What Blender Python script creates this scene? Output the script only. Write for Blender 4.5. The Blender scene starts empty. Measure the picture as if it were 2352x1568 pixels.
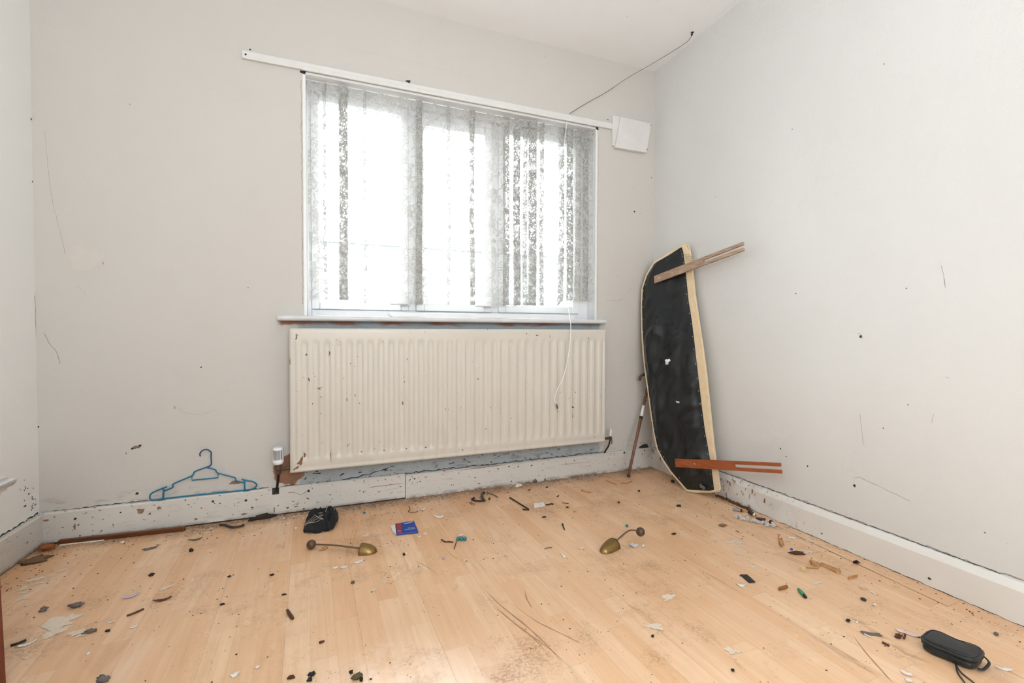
import bpy, math, random
import numpy as np
from mathutils import Vector, Matrix, noise
random.seed(7)
C = bpy.context.scene.collection
SC = bpy.context.scene

# ------------------------------------------------------------------ camera
F_PX, YAW, PITCH, ROLL = 1034.8, 0.3687, 0.0206, 0.0019
CAM = Vector((0, -2.3154, 0.84))
_fw = Vector((math.sin(YAW) * math.cos(PITCH), math.cos(YAW) * math.cos(PITCH), -math.sin(PITCH)))
_r0 = Vector((math.cos(YAW), -math.sin(YAW), 0))
_u0 = _r0.cross(_fw)
_rt = _r0 * math.cos(ROLL) + _u0 * math.sin(ROLL)
_up = -_r0 * math.sin(ROLL) + _u0 * math.cos(ROLL)
cam = bpy.data.cameras.new('camera')
cam.sensor_width = 36
cam.lens = F_PX / 2352 * 36
cam.clip_start = 0.05
co = bpy.data.objects.new('camera', cam)
C.objects.link(co)
co.matrix_world = Matrix(((_rt.x, _up.x, -_fw.x, CAM.x), (_rt.y, _up.y, -_fw.y, CAM.y), (_rt.z, _up.z, -_fw.z, CAM.z), (0, 0, 0, 1)))
SC.camera = co

# ------------------------------------------------------------------ world, light, exposure
SC.view_settings.view_transform = 'Standard'
SC.view_settings.look = 'None'
SC.view_settings.gamma = 1
SC.view_settings.use_curve_mapping = False
SC.view_settings.exposure = 0.44
w = bpy.data.worlds.new('overcast_sky')
SC.world = w
w.use_nodes = True
bg = w.node_tree.nodes['Background']
bg.inputs[0].default_value = (0.88, 0.95, 1.0, 1)
bg.inputs[1].default_value = 8.0
SC.cycles.max_bounces = 6
SC.cycles.diffuse_bounces = 5
SC.cycles.glossy_bounces = 2
SC.cycles.transparent_max_bounces = 14
SC.cycles.transmission_bounces = 2
SC.cycles.use_adaptive_sampling = True
SC.cycles.adaptive_threshold = 0.09
SC.cycles.adaptive_min_samples = 16
SC.cycles.sample_clamp_indirect = 6


def portal(name, loc, rot, sx, sy):
    l = bpy.data.lights.new(name, 'AREA')
    l.shape = 'RECTANGLE'; l.size = sx; l.size_y = sy
    l.cycles.is_portal = True
    o = bpy.data.objects.new(name, l); C.objects.link(o)
    o.location = loc; o.rotation_euler = rot
    return o


def lamp(name, loc, rot, sx, sy, power, col):
    l = bpy.data.lights.new(name, 'AREA')
    l.shape = 'RECTANGLE'; l.size = sx; l.size_y = sy
    l.energy = power; l.color = col
    o = bpy.data.objects.new(name, l); C.objects.link(o)
    o.location = loc; o.rotation_euler = rot
    return o


portal('window_portal', (0.64, 0.22, 1.48), (math.radians(-90), 0, 0), 1.6, 1.15)
portal('fill_opening_portal', (0.35, -4.42, 1.4), (math.radians(90), 0, 0), 1.1, 1.1)  # guides sky light through the opening added behind the camera
# hazy sun outside: soft daylight slanting in through the window
sun = bpy.data.lights.new('hazy_sun', 'SUN')
sun.energy = 28; sun.angle = math.radians(70); sun.color = (0.90, 0.955, 1.0)
so_ = bpy.data.objects.new('hazy_sun', sun); C.objects.link(so_)
so_.rotation_euler = Vector((0.10, -0.80, -0.72)).to_track_quat('-Z', 'Y').to_euler()
# unseen point light added as fill, behind and above the camera
l = bpy.data.lights.new('fill_point_light', 'POINT')
l.energy = 8; l.color = (0.84, 0.92, 1.0); l.shadow_soft_size = 0.3
lo_ = bpy.data.objects.new('fill_point_light', l); C.objects.link(lo_); lo_.location = (0.1, -2.9, 1.5)
# unseen area light added behind the camera to brighten the ceiling
l = bpy.data.lights.new('ceiling_fill_light', 'AREA')
l.energy = 15; l.size = 0.4; l.color = (0.86, 0.93, 1.0)
lo_ = bpy.data.objects.new('ceiling_fill_light', l); C.objects.link(lo_); lo_.location = (0.2, -2.75, 1.5)
lo_.rotation_euler = Vector((0.05, 0.75, 0.66)).to_track_quat('-Z', 'Y').to_euler()

# ------------------------------------------------------------------ geometry helpers
XL, XR, YF, H = -1.102, 1.842, -4.4, 2.453
HB, TB = 0.119, 0.018


def ray(px, py):
    return _fw + _rt * ((px - 1176) / F_PX) - _up * ((py - 784) / F_PX)


def onY(px, py, y):
    d = ray(px, py); return CAM + d * ((y - CAM.y) / d.y)


def onX(px, py, x):
    d = ray(px, py); return CAM + d * ((x - CAM.x) / d.x)


def onZ(px, py, z=0.0):
    d = ray(px, py); return CAM + d * ((z - CAM.z) / d.z)


class MB:
    def __init__(s):
        s.v = []; s.f = []; s.m = []; s.uv = None

    def add(s, vs, fs, m=0):
        o = len(s.v)
        s.v += [tuple(x) for x in vs]
        s.f += [tuple(i + o for i in f) for f in fs]
        s.m += [m] * len(fs)
        return s

    def box(s, lo, hi, m=0):
        x0, y0, z0 = lo; x1, y1, z1 = hi
        return s.add([(x0, y0, z0), (x1, y0, z0), (x1, y1, z0), (x0, y1, z0), (x0, y0, z1), (x1, y0, z1), (x1, y1, z1), (x0, y1, z1)],
                     [(0, 3, 2, 1), (4, 5, 6, 7), (0, 1, 5, 4), (1, 2, 6, 5), (2, 3, 7, 6), (3, 0, 4, 7)], m)

    def prism(s, bottom, off, m=0):
        """polygon (ordered) extruded by the vector off"""
        n = len(bottom); off = Vector(off)
        vs = [Vector(p) for p in bottom] + [Vector(p) + off for p in bottom]
        return s.add(vs, [tuple(range(n))[::-1], tuple(range(n, 2 * n))] + [(i, (i + 1) % n, n + (i + 1) % n, n + i) for i in range(n)], m)

    def poly(s, pts, m=0):
        return s.add(pts, [tuple(range(len(pts)))], m)

    def tube(s, path, r, n=8, m=0, cap=True, flat=None):
        path = [Vector(p) for p in path]
        rs = r if isinstance(r, (list, tuple)) else [r] * len(path)
        ref = None; vs = []
        for i, p in enumerate(path):
            t = (path[min(i + 1, len(path) - 1)] - path[max(i - 1, 0)])
            t = t.normalized() if t.length > 1e-9 else Vector((0, 0, 1))
            if ref is None:
                ref = Vector((0, 0, 1)) if abs(t.z) < 0.9 else Vector((1, 0, 0))
            a = (ref - t * ref.dot(t)).normalized(); ref = a
            b = t.cross(a)
            fa = flat if flat else 1
            for k in range(n):
                an = 2 * math.pi * k / n
                vs.append(p + (a * math.cos(an) * fa + b * math.sin(an)) * rs[i])
        fs = [(i * n + k, i * n + (k + 1) % n, (i + 1) * n + (k + 1) % n, (i + 1) * n + k) for i in range(len(path) - 1) for k in range(n)]
        if cap:
            fs += [tuple(range(n))[::-1], tuple(range((len(path) - 1) * n, len(path) * n))]
        return s.add(vs, fs, m)

    def blob(s, c, rad, rough=0.0, nu=12, nv=8, m=0, rot=0.0, p=1.0, seed=0):
        c = Vector(c); vs = []; ca, sa = math.cos(rot), math.sin(rot)
        sg = lambda v: math.copysign(abs(v) ** p, v)
        for j in range(nv + 1):
            ph = math.pi * j / nv
            for i in range(nu):
                th = 2 * math.pi * i / nu
                d = Vector((sg(math.cos(th)) * sg(math.sin(ph)), sg(math.sin(th)) * sg(math.sin(ph)), sg(math.cos(ph))))
                k = 1 + rough * noise.noise(d * 1.7 + Vector((seed * 3.1, seed, 0)))
                q = Vector((d.x * rad[0] * k, d.y * rad[1] * k, d.z * rad[2] * k))
                vs.append(c + Vector((q.x * ca - q.y * sa, q.x * sa + q.y * ca, q.z)))
        fs = [(j * nu + i, (j + 1) * nu + i, (j + 1) * nu + (i + 1) % nu, j * nu + (i + 1) % nu) for j in range(nv) for i in range(nu)]
        return s.add(vs, fs, m)

    def grid(s, fn, nu, nv, m=0, closed=False):
        vs = [fn(i / (nu - (0 if closed else 1)), j / (nv - 1)) for j in range(nv) for i in range(nu)]
        fs = [(j * nu + i, j * nu + (i + 1) % nu, (j + 1) * nu + (i + 1) % nu, (j + 1) * nu + i) for j in range(nv - 1) for i in range(nu if closed else nu - 1)]
        return s.add(vs, fs, m)

    def lathe(s, prof, origin, axis, n=20, m=0):
        """prof = [(distance along axis, radius)]"""
        axis = Vector(axis).normalized(); o = Vector(origin)
        a = axis.orthogonal().normalized(); b = axis.cross(a); vs = []
        for d, r in prof:
            for k in range(n):
                an = 2 * math.pi * k / n
                vs.append(o + axis * d + (a * math.cos(an) + b * math.sin(an)) * r)
        fs = [(j * n + k, j * n + (k + 1) % n, (j + 1) * n + (k + 1) % n, (j + 1) * n + k) for j in range(len(prof) - 1) for k in range(n)]
        fs += [tuple(range(n))[::-1], tuple(range((len(prof) - 1) * n, len(prof) * n))]
        return s.add(vs, fs, m)

    def build(s, name, mats, parent=None, smooth=False, bevel=0, seg=2, solid=0, sub=0):
        me = bpy.data.meshes.new(name)
        me.from_pydata(s.v, [], s.f)
        mats = mats if isinstance(mats, (list, tuple)) else [mats]
        for mt in mats:
            me.materials.append(mt)
        me.polygons.foreach_set('material_index', s.m)
        if smooth:
            me.polygons.foreach_set('use_smooth', [True] * len(s.f))
        me.update()
        o = bpy.data.objects.new(name, me)
        C.objects.link(o)
        if parent:
            o.parent = parent
            o.matrix_parent_inverse = parent.matrix_basis.inverted()
        if solid:
            md = o.modifiers.new('thickness', 'SOLIDIFY'); md.thickness = solid; md.offset = 0
        if bevel:
            md = o.modifiers.new('bevel', 'BEVEL'); md.width = bevel; md.segments = seg; md.limit_method = 'ANGLE'; md.angle_limit = 0.6
        if sub:
            md = o.modifiers.new('sub', 'SUBSURF'); md.levels = sub; md.render_levels = sub
        return o


def smooth_path(pts, n=8):
    pts = [Vector(p) for p in pts]; out = []
    P = [pts[0]] + pts + [pts[-1]]
    for i in range(1, len(P) - 2):
        for k in range(n):
            t = k / n
            a, b, c, d = P[i - 1], P[i], P[i + 1], P[i + 2]
            out.append(0.5 * ((2 * b) + (c - a) * t + (2 * a - 5 * b + 4 * c - d) * t * t + (-a + 3 * b - 3 * c + d) * t ** 3))
    out.append(pts[-1])
    return out


def thing(name, label, cat, loc, group=None):
    o = bpy.data.objects.new(name, None)
    o.empty_display_size = 0.05
    C.objects.link(o); o.location = loc
    o['label'] = label; o['category'] = cat
    if group: o['group'] = group
    return o


def tag(o, label, cat, group=None, kind=None):
    o['label'] = label; o['category'] = cat
    if group: o['group'] = group
    if kind: o['kind'] = kind
    return o


def struct(o, label=None):
    o['kind'] = 'structure'
    if label: o['label'] = label
    return o


# ------------------------------------------------------------------ materials
def srgb(r, g, b):
    f = lambda c: (c / 255 / 12.92) if c <= 10 else ((c / 255 + 0.055) / 1.055) ** 2.4
    return (f(r), f(g), f(b), 1)


class NT:
    def __init__(s, name):
        s.mat = bpy.data.materials.new(name); s.mat.use_nodes = True
        s.t = s.mat.node_tree; s.n = s.t.nodes; s.l = s.t.links
        s.b = s.n['Principled BSDF']
        s.out = s.n['Material Output']

    def new(s, typ, **kw):
        nd = s.n.new(typ)
        for k, v in kw.items():
            setattr(nd, k, v)
        return nd

    def set(s, inp, v):
        if hasattr(v, 'is_output') or isinstance(v, bpy.types.NodeSocket):
            s.l.new(v, inp)
        else:
            inp.default_value = v

    def math(s, op, a, b=0.0, c=0.0, clamp=False):
        nd = s.new('ShaderNodeMath', operation=op); nd.use_clamp = clamp
        s.set(nd.inputs[0], a); s.set(nd.inputs[1], b); s.set(nd.inputs[2], c)
        return nd.outputs[0]

    def mix(s, fac, a, b):
        nd = s.new('ShaderNodeMix', data_type='RGBA')
        s.set(nd.inputs[0], fac); s.set(nd.inputs[6], a); s.set(nd.inputs[7], b)
        return nd.outputs[2]

    def noise(s, vec, scale, detail=3, rough=0.5, dist=0.0):
        nd = s.new('ShaderNodeTexNoise')
        s.set(nd.inputs['Vector'], vec)
        nd.inputs['Scale'].default_value = scale; nd.inputs['Detail'].default_value = detail
        nd.inputs['Roughness'].default_value = rough; nd.inputs['Distortion'].default_value = dist
        return nd.outputs[0]

    def voro(s, vec, scale, feature='F1', rnd=1.0):
        nd = s.new('ShaderNodeTexVoronoi', feature=feature)
        s.set(nd.inputs['Vector'], vec)
        nd.inputs['Scale'].default_value = scale; nd.inputs['Randomness'].default_value = rnd
        return nd

    def ramp(s, fac, a, b, lo=0.0, hi=1.0):
        nd = s.new('ShaderNodeMapRange'); nd.clamp = True
        s.set(nd.inputs[0], fac)
        nd.inputs[1].default_value = a; nd.inputs[2].default_value = b
        nd.inputs[3].default_value = lo; nd.inputs[4].default_value = hi
        return nd.outputs[0]

    def pos(s, scale=(1, 1, 1), rot=(0, 0, 0), loc=(0, 0, 0)):
        g = s.new('ShaderNodeNewGeometry')
        m = s.new('ShaderNodeMapping')
        m.inputs['Scale'].default_value = scale; m.inputs['Rotation'].default_value = rot; m.inputs['Location'].default_value = loc
        s.l.new(g.outputs['Position'], m.inputs['Vector'])
        return m.outputs[0]

    def xyz(s, v):
        nd = s.new('ShaderNodeSeparateXYZ'); s.l.new(v, nd.inputs[0]); return nd.outputs

    def bump(s, h, strength, dist=0.002):
        nd = s.new('ShaderNodeBump'); nd.inputs['Strength'].default_value = strength; nd.inputs['Distance'].default_value = dist
        s.set(nd.inputs['Height'], h)
        s.l.new(nd.outputs[0], s.b.inputs['Normal'])
        return nd


def simple(name, col, rough=0.6, metal=0.0, var=0.08, scale=40, spec=0.5, bump=0.0):
    m = NT(name)
    p = m.pos()
    nz = m.noise(p, scale, 3)
    dark = tuple(c * (1 - var * 2) for c in col[:3]) + (1,)
    light = tuple(min(1, c * (1 + var)) for c in col[:3]) + (1,)
    m.set(m.b.inputs['Base Color'], m.mix(nz, dark, light))
    m.b.inputs['Roughness'].default_value = rough
    m.b.inputs['Metallic'].default_value = metal
    m.b.inputs['Specular IOR Level'].default_value = spec
    if bump: m.bump(nz, bump, 0.001)
    return m.mat


def band(m, v, lo, hi, soft=0.004):
    return m.math('MULTIPLY', m.ramp(v, lo - soft, lo + soft), m.ramp(v, hi - soft, hi + soft, 1, 0))


def wall_material(name, col, bumpy=0.25, old_paint=False, smudge=0.0):
    m = NT(name)
    p = m.pos()
    big = m.noise(p, 1.3, 3)
    med = m.noise(p, 7, 4)
    c = m.mix(big, tuple(x * 0.97 for x in col[:3]) + (1,), tuple(x * 1.03 for x in col[:3]) + (1,))
    c = m.mix(m.ramp(med, 0.55, 0.85, 0, 0.18), c, tuple(x * f for x, f in zip(col[:3], (0.9, 0.87, 0.83))) + (1,))
    # sparse grime flecks
    sp = m.voro(p, 9).outputs['Distance']
    c = m.mix(m.math('MULTIPLY', m.ramp(sp, 0.016, 0.03, 1, 0), m.ramp(m.noise(p, 2.3, 1), 0.52, 0.58)), c, (0.12, 0.1, 0.08, 1))
    if old_paint:
        x, y, z = m.xyz(p)
        nz = m.noise(p, 14, 4, 0.6)
        zz = m.math('ADD', z, m.math('MULTIPLY', nz, 0.03))
        xx = m.math('ADD', x, m.math('MULTIPLY', nz, 0.04))
        box = m.math('MULTIPLY', band(m, xx, -0.155, 1.475, 0.006), band(m, zz, 0.08, 0.915, 0.004))
        blue = m.mix(m.noise(p, 20, 3), srgb(150, 160, 166), srgb(178, 184, 184))
        c = m.mix(box, c, blue)
        chips = m.math('MULTIPLY', m.ramp(m.noise(m.pos((1, 1, 2.2)), 26, 4, 0.65), 0.60, 0.63), m.math('MULTIPLY', box, m.ramp(z, 0.25, 0.30, 1, 0)))
        c = m.mix(chips, c, srgb(75, 58, 46))
        # bare plaster under the sill and beside the valve
        pl = m.math('MULTIPLY', band(m, m.math('ADD', z, m.math('MULTIPLY', nz, 0.03)), 0.888, 0.911, 0.004), band(m, x, -0.25, 1.45, 0.01))
        c = m.mix(m.math('MULTIPLY', pl, m.ramp(m.noise(p, 5, 2), 0.35, 0.5)), c, srgb(158, 112, 92))
        dv = m.new('ShaderNodeVectorMath', operation='DISTANCE'); m.l.new(p, dv.inputs[0]); dv.inputs[1].default_value = (-0.215, 0, 0.20)
        patch = m.ramp(m.math('ADD', dv.outputs['Value'], m.math('MULTIPLY', m.noise(p, 22, 4), 0.08)), 0.105, 0.112, 1, 0)
        c = m.mix(patch, c, m.mix(nz, srgb(88, 62, 50), srgb(176, 130, 104)))
        # grime low on the wall
        low = m.math('MULTIPLY', m.ramp(z, 0.12, 0.19, 1, 0), m.ramp(m.noise(m.pos((1, 1, 4)), 9, 5, 0.7), 0.52, 0.66, 0, 0.75))
        c = m.mix(low, c, srgb(96, 82, 68))
    m.set(m.b.inputs['Base Color'], c)
    m.b.inputs['Roughness'].default_value = 0.75
    m.b.inputs['Specular IOR Level'].default_value = 0.25
    h = m.math('ADD', m.math('MULTIPLY', m.noise(p, 160, 3), 0.6), m.math('MULTIPLY', m.noise(m.pos((1, 1, 0.5)), 45, 4, 0.65), 1.1))
    m.bump(h, bumpy, 0.003)
    return m.mat


PAINT = (0.57, 0.546, 0.508, 1)
M_back = wall_material('old_cream_wall_paint', PAINT, 0.22, True)
M_right = wall_material('lumpy_white_wall_paint', (0.69, 0.69, 0.675, 1), 0.42)
M_left = wall_material('plain_wall_paint', (0.82, 0.82, 0.80, 1), 0.2)
M_ceil = wall_material('ceiling_paint', (0.89, 0.90, 0.90, 1), 0.1)
M_dark = simple('dark_grime', (0.035, 0.03, 0.026, 1), 0.9)
M_crack = simple('crack_grey', (0.36, 0.31, 0.27, 1), 0.9)
M_plasterhole = simple('exposed_plaster', srgb(140, 112, 92), 0.95, bump=0.5)
M_patch = simple('filler_patch', srgb(203, 197, 189), 0.8, var=0.02)


def baseboard_material():
    m = NT('chipped_skirting_paint')
    p = m.pos()
    c = m.mix(m.noise(p, 5, 4), (0.58, 0.55, 0.50, 1), (0.66, 0.635, 0.59, 1))
    dirt = m.ramp(m.noise(m.pos((3, 3, 14)), 3.5, 5, 0.7), 0.55, 0.8, 0, 0.5)
    c = m.mix(dirt, c, (0.36, 0.30, 0.23, 1))
    chips = m.ramp(m.noise(m.pos((1.0, 1.0, 1.8)), 48, 4, 0.6), 0.645, 0.665)
    c = m.mix(chips, c, srgb(112, 76, 52))
    sp = m.ramp(m.voro(p, 38).outputs['Distance'], 0.06, 0.1, 1, 0)
    c = m.mix(m.math('MULTIPLY', sp, m.ramp(m.noise(p, 6, 2), 0.5, 0.56)), c, (0.05, 0.04, 0.03, 1))
    z = m.xyz(p)[2]
    low = m.math('MULTIPLY', m.ramp(z, 0.0, 0.02, 1, 0), m.ramp(m.noise(p, 16, 4, 0.6), 0.4, 0.6))
    c = m.mix(low, c, (0.14, 0.10, 0.07, 1))
    # long scratch lines along the board
    ln = m.ramp(m.noise(m.pos((2.0, 2.0, 110)), 1.0, 2), 0.69, 0.72)
    c = m.mix(m.math('MULTIPLY', ln, 0.7), c, srgb(120, 84, 62))
    m.set(m.b.inputs['Base Color'], c)
    m.b.inputs['Roughness'].default_value = 0.5
    m.bump(m.math('ADD', m.noise(p, 60, 4), m.math('MULTIPLY', chips, -2.0)), 0.3, 0.002)
    return m.mat


M_base = baseboard_material()


def clean_base_material():
    m = NT('white_skirting_paint')
    p = m.pos()
    y = m.xyz(p)[1]
    c = m.mix(m.noise(p, 4, 4), (0.74, 0.72, 0.68, 1), (0.80, 0.79, 0.76, 1))
    near = m.ramp(y, -1.1, -0.55)
    chips = m.math('MULTIPLY', m.ramp(m.noise(m.pos((1, 1, 0.6)), 55, 4, 0.6), 0.62, 0.64), near)
    c = m.mix(chips, c, srgb(120, 88, 66))
    d = m.math('MULTIPLY', m.ramp(m.noise(p, 9, 4, 0.6), 0.42, 0.75, 0, 0.5), near)
    c = m.mix(d, c, srgb(150, 128, 104))
    m.set(m.b.inputs['Base Color'], c)
    m.b.inputs['Roughness'].default_value = 0.4
    m.bump(m.noise(p, 40, 3), 0.15, 0.002)
    return m.mat


M_base_r = clean_base_material()


def floor_material():
    m = NT('worn_beech_laminate')
    p = m.pos(rot=(0, 0, math.radians(-3.1)))
    x, y, z = m.xyz(p)
    # strips 64 mm wide running away from the camera, with random lengths
    wdt = 0.064
    col = m.math('FLOOR', m.math('DIVIDE', x, wdt))
    rnd = m.new('ShaderNodeTexWhiteNoise', noise_dimensions='1D'); m.set(rnd.inputs['W'], col)
    yy = m.math('ADD', m.math('DIVIDE', y, 0.42), m.math('MULTIPLY', rnd.outputs['Value'], 7.3))
    row = m.math('FLOOR', yy)
    cmb = m.new('ShaderNodeCombineXYZ'); m.set(cmb.inputs[0], col); m.set(cmb.inputs[1], row)
    r2 = m.new('ShaderNodeTexWhiteNoise', noise_dimensions='3D'); m.set(r2.inputs['Vector'], cmb.outputs[0])
    tone = r2.outputs['Value']
    g = m.new('ShaderNodeVectorMath', operation='MULTIPLY'); m.l.new(p, g.inputs[0]); g.inputs[1].default_value = (60, 3.2, 1)
    gadd = m.new('ShaderNodeVectorMath', operation='ADD'); m.l.new(g.outputs[0], gadd.inputs[0])
    sc = m.new('ShaderNodeVectorMath', operation='SCALE'); m.l.new(cmb.outputs[0], sc.inputs[0]); sc.inputs[3].default_value = 5.7
    m.l.new(sc.outputs[0], gadd.inputs[1])
    grain = m.noise(gadd.outputs[0], 1.0, 5, 0.6, 0.4)
    base = m.mix(tone, srgb(228, 186, 146), srgb(240, 207, 172))
    base = m.mix(m.ramp(grain, 0.3, 0.75, 0, 0.5), base, srgb(206, 158, 116))
    # strip edges and panel seams
    fx = m.math('FRACT', m.math('DIVIDE', x, wdt))
    fy = m.math('FRACT', yy)
    f3 = m.math('FRACT', m.math('DIVIDE', x, wdt * 3))
    e = m.math('MAXIMUM', m.ramp(fx, 0.0, 0.02, 0.25, 0), m.ramp(fy, 0.0, 0.004, 0.3, 0))
    e = m.math('MAXIMUM', e, m.ramp(f3, 0.0, 0.006, 0.75, 0))
    base = m.mix(e, base, srgb(120, 78, 48))
    pw = m.pos()
    xw, yw, zw = m.xyz(pw)
    # trodden dirt: broad film, patches, fine specks; heavier by walls, dimmer light painted in
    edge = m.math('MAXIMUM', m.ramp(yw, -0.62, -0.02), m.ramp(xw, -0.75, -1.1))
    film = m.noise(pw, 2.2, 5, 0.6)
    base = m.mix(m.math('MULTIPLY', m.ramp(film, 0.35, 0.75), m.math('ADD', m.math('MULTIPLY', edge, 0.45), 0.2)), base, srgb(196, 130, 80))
    patch = m.ramp(m.noise(m.pos((1, 1, 1), loc=(3.3, 1.7, 0)), 3.4, 6, 0.72), 0.53, 0.70, 0, 0.75)
    fine = m.ramp(m.noise(pw, 110, 4, 0.75), 0.44, 0.56, 0.12, 1)
    base = m.mix(m.math('MULTIPLY', patch, fine), base, srgb(142, 100, 62))
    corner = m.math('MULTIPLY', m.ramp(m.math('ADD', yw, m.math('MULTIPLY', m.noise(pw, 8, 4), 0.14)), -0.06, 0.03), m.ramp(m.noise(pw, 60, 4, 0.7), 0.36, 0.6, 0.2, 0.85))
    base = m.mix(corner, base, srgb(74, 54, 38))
    sp = m.voro(pw, 55)
    specks = m.math('MULTIPLY', m.ramp(sp.outputs['Distance'], 0.07, 0.12, 1, 0), m.ramp(m.noise(pw, 5, 3), 0.5, 0.6))
    base = m.mix(specks, base, srgb(70, 48, 32))
    # curved scuffs and smears
    scf = m.noise(m.pos((7.0, 1.1, 1), rot=(0, 0, math.radians(-24))), 1.6, 4, 0.62, 1.1)
    base = m.mix(m.math('MULTIPLY', m.ramp(scf, 0.62, 0.68, 0, 0.5), m.ramp(m.noise(pw, 1.6, 2), 0.45, 0.6)), base, srgb(146, 108, 76))
    pale = m.noise(m.pos((5.0, 1.2, 1), rot=(0, 0, math.radians(20)), loc=(5, 2, 0)), 1.8, 4, 0.6, 0.8)
    base = m.mix(m.ramp(pale, 0.60, 0.72, 0, 0.4), base, srgb(238, 212, 186))
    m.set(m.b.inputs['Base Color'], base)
    rg = m.math('ADD', m.math('MULTIPLY', film, 0.25), m.math('MULTIPLY', edge, 0.2))
    m.set(m.b.inputs['Roughness'], m.math('ADD', rg, 0.17))
    m.b.inputs['Specular IOR Level'].default_value = 0.55
    m.bump(m.math('ADD', m.math('MULTIPLY', grain, 0.5), m.math('MULTIPLY', e, -1.2)), 0.12, 0.001)
    return m.mat


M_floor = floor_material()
M_seam = simple('open_seam', (0.03, 0.02, 0.014, 1), 0.9)
M_splash = simple('white_paint_splash', srgb(222, 206, 186), 0.7, var=0.1, scale=120)
M_scuff = simple('brown_scuff', srgb(176, 136, 102), 0.6, var=0.15, scale=90)
M_white_pvc = simple('white_window_plastic', (0.82, 0.83, 0.84, 1), 0.3, var=0.02)
M_white_paint = simple('glossy_white_paint', (0.80, 0.80, 0.79, 1), 0.35, var=0.05, scale=12)
M_sill = simple('grey_white_sill_paint', (0.66, 0.66, 0.67, 1), 0.35, var=0.08, scale=14)
M_offwhite = simple('wall_toned_gloss', (0.70, 0.69, 0.665, 1), 0.4, var=0.05, scale=20)


def radiator_material():
    m = NT('cream_radiator_enamel')
    p = m.pos()
    c = m.mix(m.noise(p, 3, 4), (0.57, 0.53, 0.465, 1), (0.63, 0.595, 0.53, 1))
    z = m.xyz(p)[2]
    low = m.math('MULTIPLY', m.ramp(z, 0.24, 0.62, 1, 0.1), m.ramp(m.noise(m.pos((14, 14, 1.6)), 1.5, 4, 0.6), 0.5, 0.8, 0, 0.35))
    c = m.mix(low, c, srgb(176, 148, 104))
    rust = m.ramp(m.noise(m.pos((1.6, 1, 0.9)), 34, 4, 0.6), 0.70, 0.715)
    c = m.mix(rust, c, srgb(96, 68, 46))
    dot = m.math('MULTIPLY', m.ramp(m.voro(p, 26).outputs['Distance'], 0.035, 0.06, 1, 0), m.ramp(m.noise(p, 4, 2), 0.5, 0.55))
    c = m.mix(dot, c, srgb(70, 54, 40))
    m.set(m.b.inputs['Base Color'], c)
    m.b.inputs['Roughness'].default_value = 0.38
    return m.mat


M_rad = radiator_material()
M_rust = simple('rusty_pipework', srgb(96, 74, 62), 0.7, 0.2, var=0.3, scale=60)
M_pipe = simple('dark_pipe', srgb(38, 30, 26), 0.5, 0.3, var=0.2)


def lace_material():
    m = NT('floral_lace_net')
    uvn = m.new('ShaderNodeUVMap'); uv = uvn.outputs[0]
    x, y, z = m.xyz(uv)
    d = m.new('ShaderNodeTexNoise'); m.set(d.inputs['Vector'], uv); d.inputs['Scale'].default_value = 14; d.inputs['Detail'].default_value = 1
    off = m.new('ShaderNodeVectorMath', operation='SCALE'); m.l.new(d.outputs['Color'], off.inputs[0]); off.inputs[3].default_value = 0.030
    wv = m.new('ShaderNodeVectorMath', operation='ADD'); m.l.new(uv, wv.inputs[0]); m.l.new(off.outputs[0], wv.inputs[1])
    W = wv.outputs[0]
    # winding stems: borders of large distorted cells
    v1 = m.voro(W, 17, 'DISTANCE_TO_EDGE', 0.85)
    vines = m.ramp(v1.outputs['Distance'], 0.03, 0.05, 1, 0)
    vines = m.math('MULTIPLY', vines, m.ramp(m.noise(uv, 22, 1), 0.42, 0.47))
    # scrolls: rings round the cell centres, broken open on one side
    v2 = m.voro(W, 24, 'F1', 0.75)
    r = v2.outputs['Distance']
    ring = m.math('MULTIPLY', m.ramp(m.math('ABSOLUTE', m.math('SUBTRACT', r, 0.33)), 0.035, 0.06, 1, 0), m.ramp(m.noise(uv, 45, 1), 0.42, 0.48))
    dot = m.ramp(r, 0.09, 0.12, 1, 0)
    # small petals: borders of fine cells, kept near the flower centres
    v3 = m.voro(W, 62, 'DISTANCE_TO_EDGE', 1.0)
    v4 = m.voro(uv, 13, 'F1', 0.7)
    petals = m.math('MULTIPLY', m.ramp(v3.outputs['Distance'], 0.06, 0.10, 1, 0), m.ramp(v4.outputs['Distance'], 0.26, 0.32, 1, 0))
    pat = m.math('MAXIMUM', m.math('MAXIMUM', vines, ring), m.math('MAXIMUM', petals, dot))
    # header band at the top and scalloped hem
    head = m.math('MULTIPLY', m.ramp(y, 1.975, 1.985), 0.65)
    hem = m.ramp(y, 0.985 + 0.02, 0.985 + 0.028, 0.5, 0)
    net = m.math('ADD', 0.20, m.math('MULTIPLY', m.noise(uv, 30, 2), 0.06))
    a = m.math('MAXIMUM', m.math('MULTIPLY', pat, 0.98), m.math('MAXIMUM', net, m.math('MAXIMUM', head, hem)))
    tr = m.new('ShaderNodeBsdfTransparent')
    df = m.new('ShaderNodeBsdfDiffuse'); df.inputs[0].default_value = (0.66, 0.65, 0.62, 1)
    tl = m.new('ShaderNodeBsdfTranslucent'); tl.inputs[0].default_value = (0.30, 0.29, 0.28, 1)
    mx = m.new('ShaderNodeMixShader'); mx.inputs[0].default_value = 0.35
    m.l.new(df.outputs[0], mx.inputs[1]); m.l.new(tl.outputs[0], mx.inputs[2])
    m2 = m.new('ShaderNodeMixShader'); m.set(m2.inputs[0], a)
    m.l.new(tr.outputs[0], m2.inputs[1]); m.l.new(mx.outputs[0], m2.inputs[2])
    m.l.new(m2.outputs[0], m.out.inputs['Surface'])
    return m.mat


M_lace = lace_material()


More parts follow.
